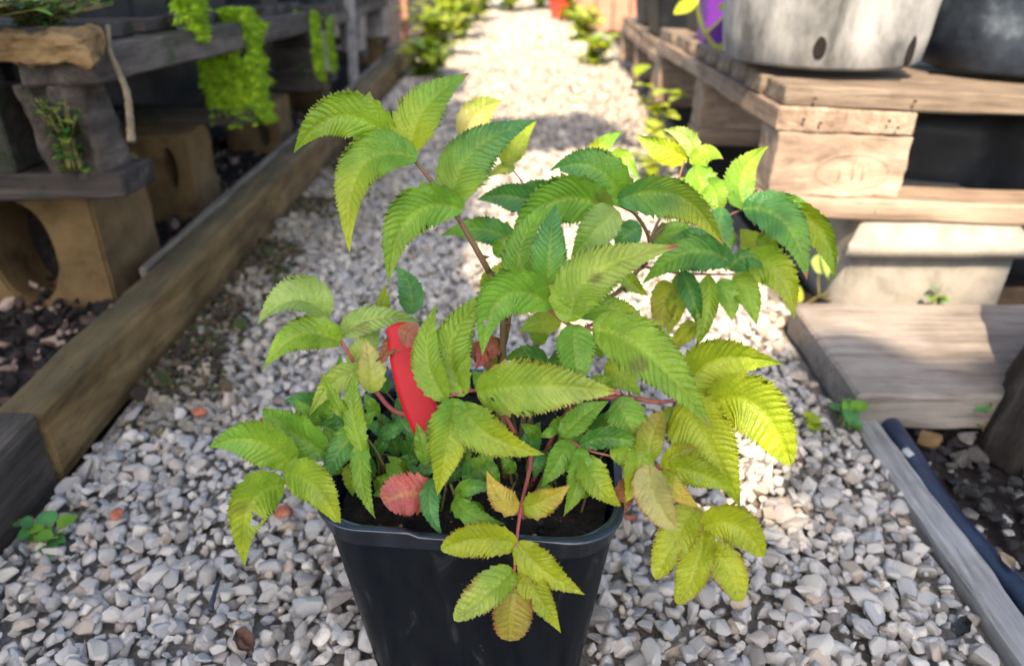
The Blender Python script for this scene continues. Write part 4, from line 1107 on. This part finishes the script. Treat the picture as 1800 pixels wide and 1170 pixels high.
# red plastic label stuck into the soil
cl = [((679, 578), (727, 572)), ((683, 612), (735, 604)), ((689, 650), (744, 640)), ((699, 690), (757, 680)), ((712, 728), (772, 718)), ((730, 768), (788, 756)), ((752, 830), (806, 820))]
Lp = catmull([(*a, 0) for a, b_ in cl], 5); Rp = catmull([(*b_, 0) for a, b_ in cl], 5)
V = []; n = len(Lp)
top_arc = []
for i in range(n):
    dd = .574 + .010 * i / n
    for k in range(7):
        f = k / 6
        x = Lp[i][0] * (1 - f) + Rp[i][0] * f; y = Lp[i][1] * (1 - f) + Rp[i][1] * f
        if i < 4: y -= (9 - 9 * (2 * f - 1) ** 2) * (1 - i / 4)
        V.append(D(x, y, dd - .0006 * math.sin(math.pi * f)))
Fc = [(i * 7 + k, i * 7 + k + 1, (i + 1) * 7 + k + 1, (i + 1) * 7 + k) for i in range(n - 1) for k in range(6)]
tag = link('plant_label', mesh('plant_label', V, Fc), M['tag'], label='bent red plastic plant label stuck in the pot among leaves', category='plant label')
md = tag.modifiers.new('thickness', 'SOLIDIFY'); md.thickness = .0006

# ground chosen as sunlit; added crowns lose the leaves that would shade it
def poly_px(pts, z=0.0): return np.array([G(x, y, z)[:2] for x, y in pts])
LIT = [poly_px([(700, 8), (1060, 8), (1110, 140), (1080, 195), (850, 212), (800, 100)]),
       poly_px([(850, 262), (1135, 250), (1230, 300), (1420, 560), (1400, 630), (1170, 655), (1000, 620), (900, 560), (815, 490), (825, 350)]),
       poly_px([(1160, 765), (1225, 742), (1425, 745), (1440, 975), (1260, 985), (1160, 930)]),
       np.array([(.52, .915), (.70, .905), (.725, 1.00), (.70, 1.10), (1.0, 1.35), (1.15, 2.2), (.36, 2.2), (.36, 1.05), (.46, .99)]),
       np.array([(.36, 2.0), (1.3, 2.0), (1.3, 9), (-.2, 9), (-.2, 3.2), (.2, 2.7)])]
def inside(poly, x, y):
    c = np.zeros(len(x), bool); n = len(poly); j = n - 1
    for i in range(n):
        xi, yi = poly[i]; xj, yj = poly[j]
        c ^= ((yi > y) != (yj > y)) & (x < (xj - xi) * (y - yi) / (yj - yi + 1e-12) + xi)
        j = i
    return c
# ------------------------------------------------------------------ weeds
def blade(b, dirv, nrm, L, W, col, fold=.25, droop=.25, seg=6):
    dirv = dirv / np.linalg.norm(dirv); sd_ = np.cross(dirv, nrm); sd_ /= np.linalg.norm(sd_) + 1e-9; nn = np.cross(sd_, dirv)
    V, C = [], []
    for i in range(seg + 1):
        f = i / seg; w = W * (math.sin(math.pi * min(1, f * .93 + .05)) ** .8) * .5
        cpt = b + dirv * L * f - np.array([0, 0, 1]) * droop * L * f * f
        V += [cpt + sd_ * w + nn * w * fold, cpt, cpt - sd_ * w + nn * w * fold]
        C += [col, np.array(col) * 1.15, col]
    Fc = []
    for i in range(seg):
        Fc += [(i * 3, i * 3 + 1, i * 3 + 4, i * 3 + 3), (i * 3 + 1, i * 3 + 2, i * 3 + 5, i * 3 + 4)]
    return V, Fc, C
def weed(name, label, loc, height, nst, spread, nl, leaf, pal, seed, cat='weed', width=.55, group=None, mat='weed', gaps=False):
    rr = random.Random(seed)
    P = thing(name, label, cat, tuple(loc), group=group)
    SV = []; LV, LF, Lc = [], [], []
    for k in range(nst):
        a = rr.uniform(0, 6.28); e = spread * rr.uniform(.3, 1)
        tipp = np.array([math.cos(a) * e, math.sin(a) * e, height * rr.uniform(.7, 1)])
        pth = catmull([np.array([math.cos(a) * .01, math.sin(a) * .01, -.005]), tipp * np.array([.35, .35, .55]), tipp], 5)
        SV.append(tube(pth, max(.0012, height * .010), .0008, 5))
        for q in range(nl):
            f = (q + .6) / nl; i = min(int(f * (len(pth) - 1)), len(pth) - 1)
            aa = rr.uniform(0, 6.28)
            dv = np.array([math.cos(aa), math.sin(aa), rr.uniform(.0, .7)])
            if gaps:  # drop leaves that would shade the chosen sunlit ground
                w_ = pth[i] + np.array(loc) + dv * leaf * .5; t_ = w_[2] / -SD[2]
                gx, gy = np.array([w_[0] + SD[0] * t_]), np.array([w_[1] + SD[1] * t_])
                if any(inside(pl, gx, gy)[0] for pl in LIT): continue
            v, f_, c_ = blade(pth[i], dv, np.array([0, 0, 1.0]), leaf * rr.uniform(.6, 1.1), leaf * width * rr.uniform(.8, 1.1), np.array(rr.choice(pal)) * rr.uniform(.8, 1.15))
            o = len(LV); LV += v; LF += [tuple(x + o for x in t_) for t_ in f_]; Lc += list(c_)
    V, Fc = merge(SV); link('stem', mesh('stem', V, Fc), M['stalk_green'], P)
    me = mesh('foliage', LV, LF); set_col(me, np.array(Lc)); link('foliage', me, M[mat], P)
    return P
BR = [LC['y'], LC['g'], LC['e'], LC['Y']]
DG = [LC['g'], LC['d'], LC['t']]
weed('weed', 'tall pale yellow-green weed growing at the foot of the right pallet', G(1150, 325), .28, 6, .08, 6, .07, [LC['Y'], LC['q'], LC['y']], 3)
weed('weed', 'small clover weed against the short dark timber', G(75, 962), .025, 9, .035, 2, .022, [LC['g'], LC['t']], 4, width=.9)
weed('weed', 'tiny green seedling at the end of the grey edging board', G(1487, 742, .01), .03, 4, .025, 3, .026, [LC['g'], LC['t']], 5, width=.8)
weed('weed', 'small yellow-green seedling in the gravel beside the slab', G(1420, 760), .02, 3, .02, 3, .02, [LC['Y'], LC['y']], 6, width=.8)
weed('weed', 'small green weed against the dark log', G(1730, 745, .0), .04, 4, .03, 3, .022, [LC['d'], LC['t']], 8, width=.8)
weed('weed', 'small weed at the base of the concrete block', YP(1645, 540, 1.125), .03, 4, .025, 3, .02, DG, 9, width=.6)
def round_weed(label, spec):
    P = thing('weed', label, 'weed', tuple(G(1440, 520)))
    parts, LV, LF, Lc = [], [], [], []
    loc = np.array(P.location)
    for (bx, by, tx, ty, w, dp, c) in spec:
        b, t = D(bx, by, dp) - loc, D(tx, ty, dp) - loc
        parts.append(tube(catmull([np.array([0, .0, 0]), (b + np.array([0, 0, -.01])), b], 4), .0012, .0009, 5))
        v, f_, c_ = blade(b, t - b, np.array([0, -.8, .6]), np.linalg.norm(t - b), w * dp / F, np.array(LC[c]), .15, .0, 8)
        o = len(LV); LV += v; LF += [tuple(x + o for x in q_) for q_ in f_]; Lc += list(c_)
    V, Fc = merge(parts); link('stem', mesh('stem', V, Fc), M['stalk_green'], P)
    me = mesh('leaf', LV, LF); set_col(me, np.array(Lc)); link('leaf', me, M['weed'], P)
round_weed('pale broad-leaved weed sprouting between slab and concrete block', [(1468, 500, 1468, 402, 52, 1.30, 'p'), (1440, 480, 1450, 445, 40, 1.31, 'p'), (1480, 522, 1518, 490, 36, 1.28, 'y'), (1410, 528, 1380, 500, 30, 1.3, 'Y')])
# climbing shoot on the right pallet
vp = catmull([D(1278, 102, 1.62), D(1255, 80, 1.62), D(1236, 50, 1.60), D(1226, 10, 1.60), D(1222, -60, 1.58)], 6)
P = thing('climbing_shoot', 'yellow-green climbing shoot rising beside the purple pot', 'vine', tuple(vp[0]))
loc = np.array(P.location)
V, Fc = merge([tube([v - loc for v in vp], .0055, .004, 8), tube([v - loc for v in catmull([D(1240, 60, 1.6), D(1262, 40, 1.58), D(1285, 18, 1.56)], 5)], .004, .0025, 7)])
M['shoot'] = mottled('shoot', [(.34, .36, .06), (.46, .42, .10)], [.35, .65], 30, .5)
link('stem', mesh('stem', V, Fc), M['shoot'], P)
for (bx, by, tx, ty, w) in ((1226, 0, 1185, 22, 26), (1278, 98, 1262, 78, 24), (1283, 20, 1262, 10, 20), (1226, -10, 1250, -30, 24)):
    b, t = D(bx, by, 1.6), D(tx, ty, 1.58)
    v, f_, c_ = blade(b - loc, t - b, np.array([0, -.8, .6]), np.linalg.norm(t - b), w * 1.6 / F, np.array(LC['y']), .15, .05, 7)
    me = mesh('leaf', v, f_); set_col(me, np.array(c_)); link('leaf', me, M['weed'], P)
# far weeds along both sides
far = [(-.42, 3.35, .16, 14, .14), (-.44, 3.9, .26, 20, .18), (-.38, 4.5, .28, 22, .20), (-.48, 4.9, .40, 22, .24), (-.34, 5.4, .30, 18, .2), (.30, 3.7, .14, 10, .11), (.30, 4.5, .18, 12, .14), (.30, 5.4, .3, 14, .2)]
flab = ['low bright weed in front of the leafy clump beside the long sleeper', 'bushy yellow-green weed beside the far end of the long sleeper', 'tall leafy weed crowding the left side of the far path', 'tallest leafy weed behind the reddish stake',
        'leafy weed leaning over the path end on the sleeper side', 'low weed at the foot of the far right pallet', 'bright weed below the pinkish timber frame', 'leafy weed beside the red pot']
for k, (x, y, h_, ns, sp_) in enumerate(far):
    weed('weed', flab[k], (x, y, -.01), h_, ns, sp_, 7, .10, [LC['Y'], LC['y'], LC['q'], LC['e']], 40 + k, group='weeds along the far path')
for k in range(7):
    x = -.55 + k * .21
    weed('shrub', 'bright leafy bush closing the far end of the gravel path', (x, 6.0 + .25 * (k % 2), -.02), .42, 24, .24, 7, .10, BR, 60 + k, cat='bush', group='bushes closing the end of the path')
# mossy plants on the left staging
weed('trailing_plant', 'dark trailing plant on top of the rotting pallet corner', (-.76, 1.02, .425), .06, 70, .17, 8, .024, [LC['d'], (.03, .06, .015), (.10, .14, .03), LC['g']], 81, cat='plant', width=.7)
weed('trailing_plant', 'dark leafy plant beside the torn board end', (-.66, 1.10, .43), .05, 40, .11, 7, .022, [LC['d'], (.03, .06, .015), (.12, .15, .03)], 82, cat='plant', width=.7)
weed('ivy', 'small ivy clinging to the splintered pallet corner', tuple(D(132, 292, 1.03)), .09, 22, .03, 7, .019, [LC['d'], (.03, .07, .02), (.2, .25, .04)], 83, cat='plant', width=.8)

# leafy shrubs added above the view to shade the left staging
for k, (x, y, z_, h_) in enumerate(((-.74, 1.42, .55, .55), (-.76, 1.78, .53, .6), (-.75, 2.12, .51, .55), (-.78, 2.72, .47, .55), (-.76, 3.2, .45, .55), (-1.05, 1.25, .40, .7), (-1.08, 1.75, .40, .7), (-1.05, 2.3, .36, .7))):
    weed('potted_shrub', ['leafy green shrub in the mossy pot near the torn corner', 'leafy green shrub in the pot at the middle of the rotting pallet', 'leafy green shrub in the pot at the far end of the rotting pallet',
         'leafy green shrub in the pot at the near end of the far grey pallet', 'leafy green shrub in the pot at the middle of the far grey pallet', 'leafy shrub on the inner side of the rotting pallet, nearest its corner',
         'leafy shrub on the inner side of the rotting pallet, at its middle', 'leafy shrub on the inner side of the rotting pallet, at its far end'][k], (x, y, z_), h_, 26, .24, 9, .075, [LC['g'], LC['d'], LC['t']], 200 + k, cat='shrub', gaps=True)
for k, (x, y, z_, h_, lab) in enumerate(((.492, 1.385, .66, .45, 'leafy shrub growing in the large pale grey pot'), (.845, 1.42, .64, .4, 'leafy shrub growing in the dark blue-grey pot'))):
    weed('potted_shrub', lab, (x, y, z_), h_, 18, .2, 8, .07, [LC['g'], LC['e']], 230 + k, cat='shrub')
V = [(-.885 + .012 * math.sin(i * .7) + .008 * mnoise.noise(Vector((i * .4, j, 4))), 1.36 + 2.4 * i / 60, -.01 + (.385 - .10 * i / 60) * j / 8) for j in range(9) for i in range(61)]  # added backing that blackens the shaded gap under the left pallets
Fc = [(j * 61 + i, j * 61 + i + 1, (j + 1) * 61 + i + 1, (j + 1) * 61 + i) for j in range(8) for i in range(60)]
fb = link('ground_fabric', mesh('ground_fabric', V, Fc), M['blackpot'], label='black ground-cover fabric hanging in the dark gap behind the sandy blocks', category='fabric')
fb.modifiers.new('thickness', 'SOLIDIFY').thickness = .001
# added black fabric imitating deep shade under the sunlit pallet
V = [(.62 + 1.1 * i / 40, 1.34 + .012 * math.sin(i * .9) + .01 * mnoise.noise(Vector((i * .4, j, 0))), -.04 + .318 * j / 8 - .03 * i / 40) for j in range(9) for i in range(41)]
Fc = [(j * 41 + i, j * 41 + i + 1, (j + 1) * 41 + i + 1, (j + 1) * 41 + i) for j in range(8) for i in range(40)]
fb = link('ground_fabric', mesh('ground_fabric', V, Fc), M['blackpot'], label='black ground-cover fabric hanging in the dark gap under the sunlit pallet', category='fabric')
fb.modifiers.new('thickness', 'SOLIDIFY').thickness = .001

# ------------------------------------------------------------------ bits lying on the gravel
def chip(name, label, px, py, s, mat, seed, cat, sq=(1, 1, 1)):
    V, T = stone_shape(seed, True)
    me = big_mesh(name, V * s * np.array(sq), T, np.full((len(V), 3), .9))
    o = link(name, me, mat, None, tuple(G(px, py, .008)), (.2, .1, seed * .7), label=label, category=cat)
    return o
chip('brick_chip', 'small orange brick chip on the grey gravel near the clover weed', 205, 902, .0105, M['brick'], 501, 'brick chip')
chip('brick_chip', 'dull red-brown brick chip lying near the long sleeper', 352, 724, .0135, M['brick'], 502, 'brick chip')
chip('brick_chip', 'orange brick chip under the leaf at the left of the pot', 497, 898, .013, M['brick'], 503, 'brick chip')
chip('brick_chip', 'tiny salmon brick chip under the leftmost leaves', 460, 738, .007, M['brick'], 504, 'brick chip')
chip('brick_chip', 'reddish chip beside the pot under the yellow leaves', 1105, 905, .010, M['brick'], 505, 'brick chip')
chip('pebble', 'white pebble lying on the dark soil by the hose', 1602, 797, .0135, M['palegrey'], 506, 'pebble')
chip('stone', 'pinkish flat stone on the dark soil beside white pebble', 1632, 772, .0175, M['sand_block'], 507, 'stone', (1, .6, 1.2))
tp = catmull([G(370, 1072, .014), G(376, 1045, .016), G(386, 1015, .015)], 5)
V, Fc = tube(tp, .0026, .0016, 7, .3)
link('twig', mesh('twig', V, Fc), M['twig'], label='short dark blue-grey twig lying on the gravel', category='twig')
for (px_, py_, s_, lab, sd_) in ((430, 1128, .015, 'crumbled brown bark scrap on the gravel near the pot', 3), (1690, 1105, .013, 'dark curled dead leaf beside the grey edging board', 5), (1768, 985, .012, 'dry tan leaf lying on the grey edging board', 6)):
    V = []
    n_ = 8
    g0 = G(px_, py_, .016)
    for i in range(n_ + 1):
        for j in range(n_ + 1):
            u, v = i / n_ - .5, j / n_ - .5
            w = math.cos(math.pi * u) ** .6 if abs(u) < .5 else 0
            w *= 1 + .7 * mnoise.noise(Vector((u * 9, sd_, 1.0)))
            V.append((u * s_ * 2, v * s_ * 1.0 * w, s_ * .45 * mnoise.noise(Vector((u * 3, v * 3, sd_))) + s_ * .9 * v * v))
    Fc = [(i * (n_ + 1) + j, i * (n_ + 1) + j + 1, (i + 1) * (n_ + 1) + j + 1, (i + 1) * (n_ + 1) + j) for i in range(n_) for j in range(n_)]
    me = mesh('dead_leaf', V, Fc)
    cc = {3: (.10, .05, .035), 5: (.02, .02, .022), 6: (.30, .22, .15)}[sd_]
    set_col(me, np.array([cc] * len(V)))
    link('dead_leaf', me, M['leaf_dry'], None, tuple(g0), (0, 0, sd_ * .8), label=lab, category='dead leaf')

# ------------------------------------------------------------------ unseen trees added to cast shade across the path
def tree(label, trunk_xy, blobs, nleaf, seed):
    rs = np.random.RandomState(seed)
    P = thing('tree', label, 'tree', (*trunk_xy, -.06), group='small trees shading the path')
    base = np.array([*trunk_xy, 0.0])
    parts = [tube(catmull([np.array([0, 0, -.05]), np.array([.05, .03, 1.2]), np.array([.0, .1, 2.4]), np.array([.05, .1, 3.3])], 6), .055, .02, 10, .15)]
    pts = []
    for (bx, by, bz, rx, ry, rz) in blobs:
        c = np.array([bx, by, bz]) - base
        parts.append(tube(catmull([np.array([.03, .06, 1.9]), c * .5 + np.array([0, 0, 1.2]), c], 5), .022, .006, 7, .1))
        k = int(nleaf * rx * ry / sum(b_[3] * b_[4] for b_ in blobs))
        u = rs.normal(size=(k, 3)); u /= np.linalg.norm(u, axis=1)[:, None]; u *= rs.rand(k, 1) ** (1 / 3)
        pts.append(u * [rx, ry, rz] + [bx, by, bz])
    V, Fc = merge(parts); link('trunk', mesh('trunk', V, Fc), M['bark'], P)
    q = np.concatenate(pts)
    t = q[:, 2] / -SD[2]
    gx, gy = q[:, 0] + SD[0] * t, q[:, 1] + SD[1] * t
    gx += rs.normal(0, .012, len(q)); gy += rs.normal(0, .012, len(q))
    lit = np.zeros(len(q), bool)
    for pl in LIT: lit |= inside(pl, gx, gy)
    q = q[~lit]  # crown thinned where its shadow would cover the chosen sunlit ground
    n = len(q)
    a = rs.normal(size=(n, 3)); a /= np.linalg.norm(a, axis=1)[:, None]
    b = np.cross(a, rs.normal(size=(n, 3))); b /= np.linalg.norm(b, axis=1)[:, None]
    L = rs.uniform(.03, .055, (n, 1)); W = L * .45
    V = np.stack([q - a * L, q + b * W, q + a * L, q - b * W], 1).reshape(-1, 3) - base - np.array([0, 0, -.06])
    o = np.arange(n)[:, None] * 4
    T = np.concatenate([o + [0, 1, 2], o + [0, 2, 3]], 0)
    c = np.array([.05, .12, .02]) * rs.uniform(.7, 1.3, (n, 1)); c = np.repeat(c, 4, 0)
    link('crown', big_mesh('crown', V, T, c, False), M['canopy'], P, kind='stuff')
# crowns sit up-sun of the shaded ground: ground point minus sun direction
def upsun(x, y, z): t = z / -SD[2]; return (x - SD[0] * t, y - SD[1] * t, z)
def blob(x, y, z, r): return (*upsun(x, y, z), r, r, r * .45)
tree('small tree behind the camera shading the pot and near gravel', (-1.0, -3.0), [blob(-.35, .35, 2.9, .5), blob(.25, .40, 3.1, .5), blob(.0, .75, 2.8, .45), blob(.75, .75, 3.0, .4), blob(.4, .9, 3.2, .4)], 15000, 1)
tree('small tree beside the rotting pallet shading the left of the path', (-1.7, -1.3), [blob(-.55, 1.0, 2.8, .5), blob(-.35, 1.6, 3.0, .45), blob(-.55, 1.9, 2.8, .45), blob(-.9, 1.4, 2.7, .5), blob(-1.0, .8, 2.9, .45)], 15000, 2)
tree('small tree behind the left staging shading the far left of the path', (-2.1, .0), [blob(-.55, 2.5, 2.8, .45), blob(-.1, 2.45, 3.0, .35), blob(.2, 2.3, 2.9, .25), blob(-.6, 3.2, 2.8, .4), blob(-1.0, 2.6, 2.7, .5), blob(-1.0, 3.5, 2.7, .45)], 15000, 3)
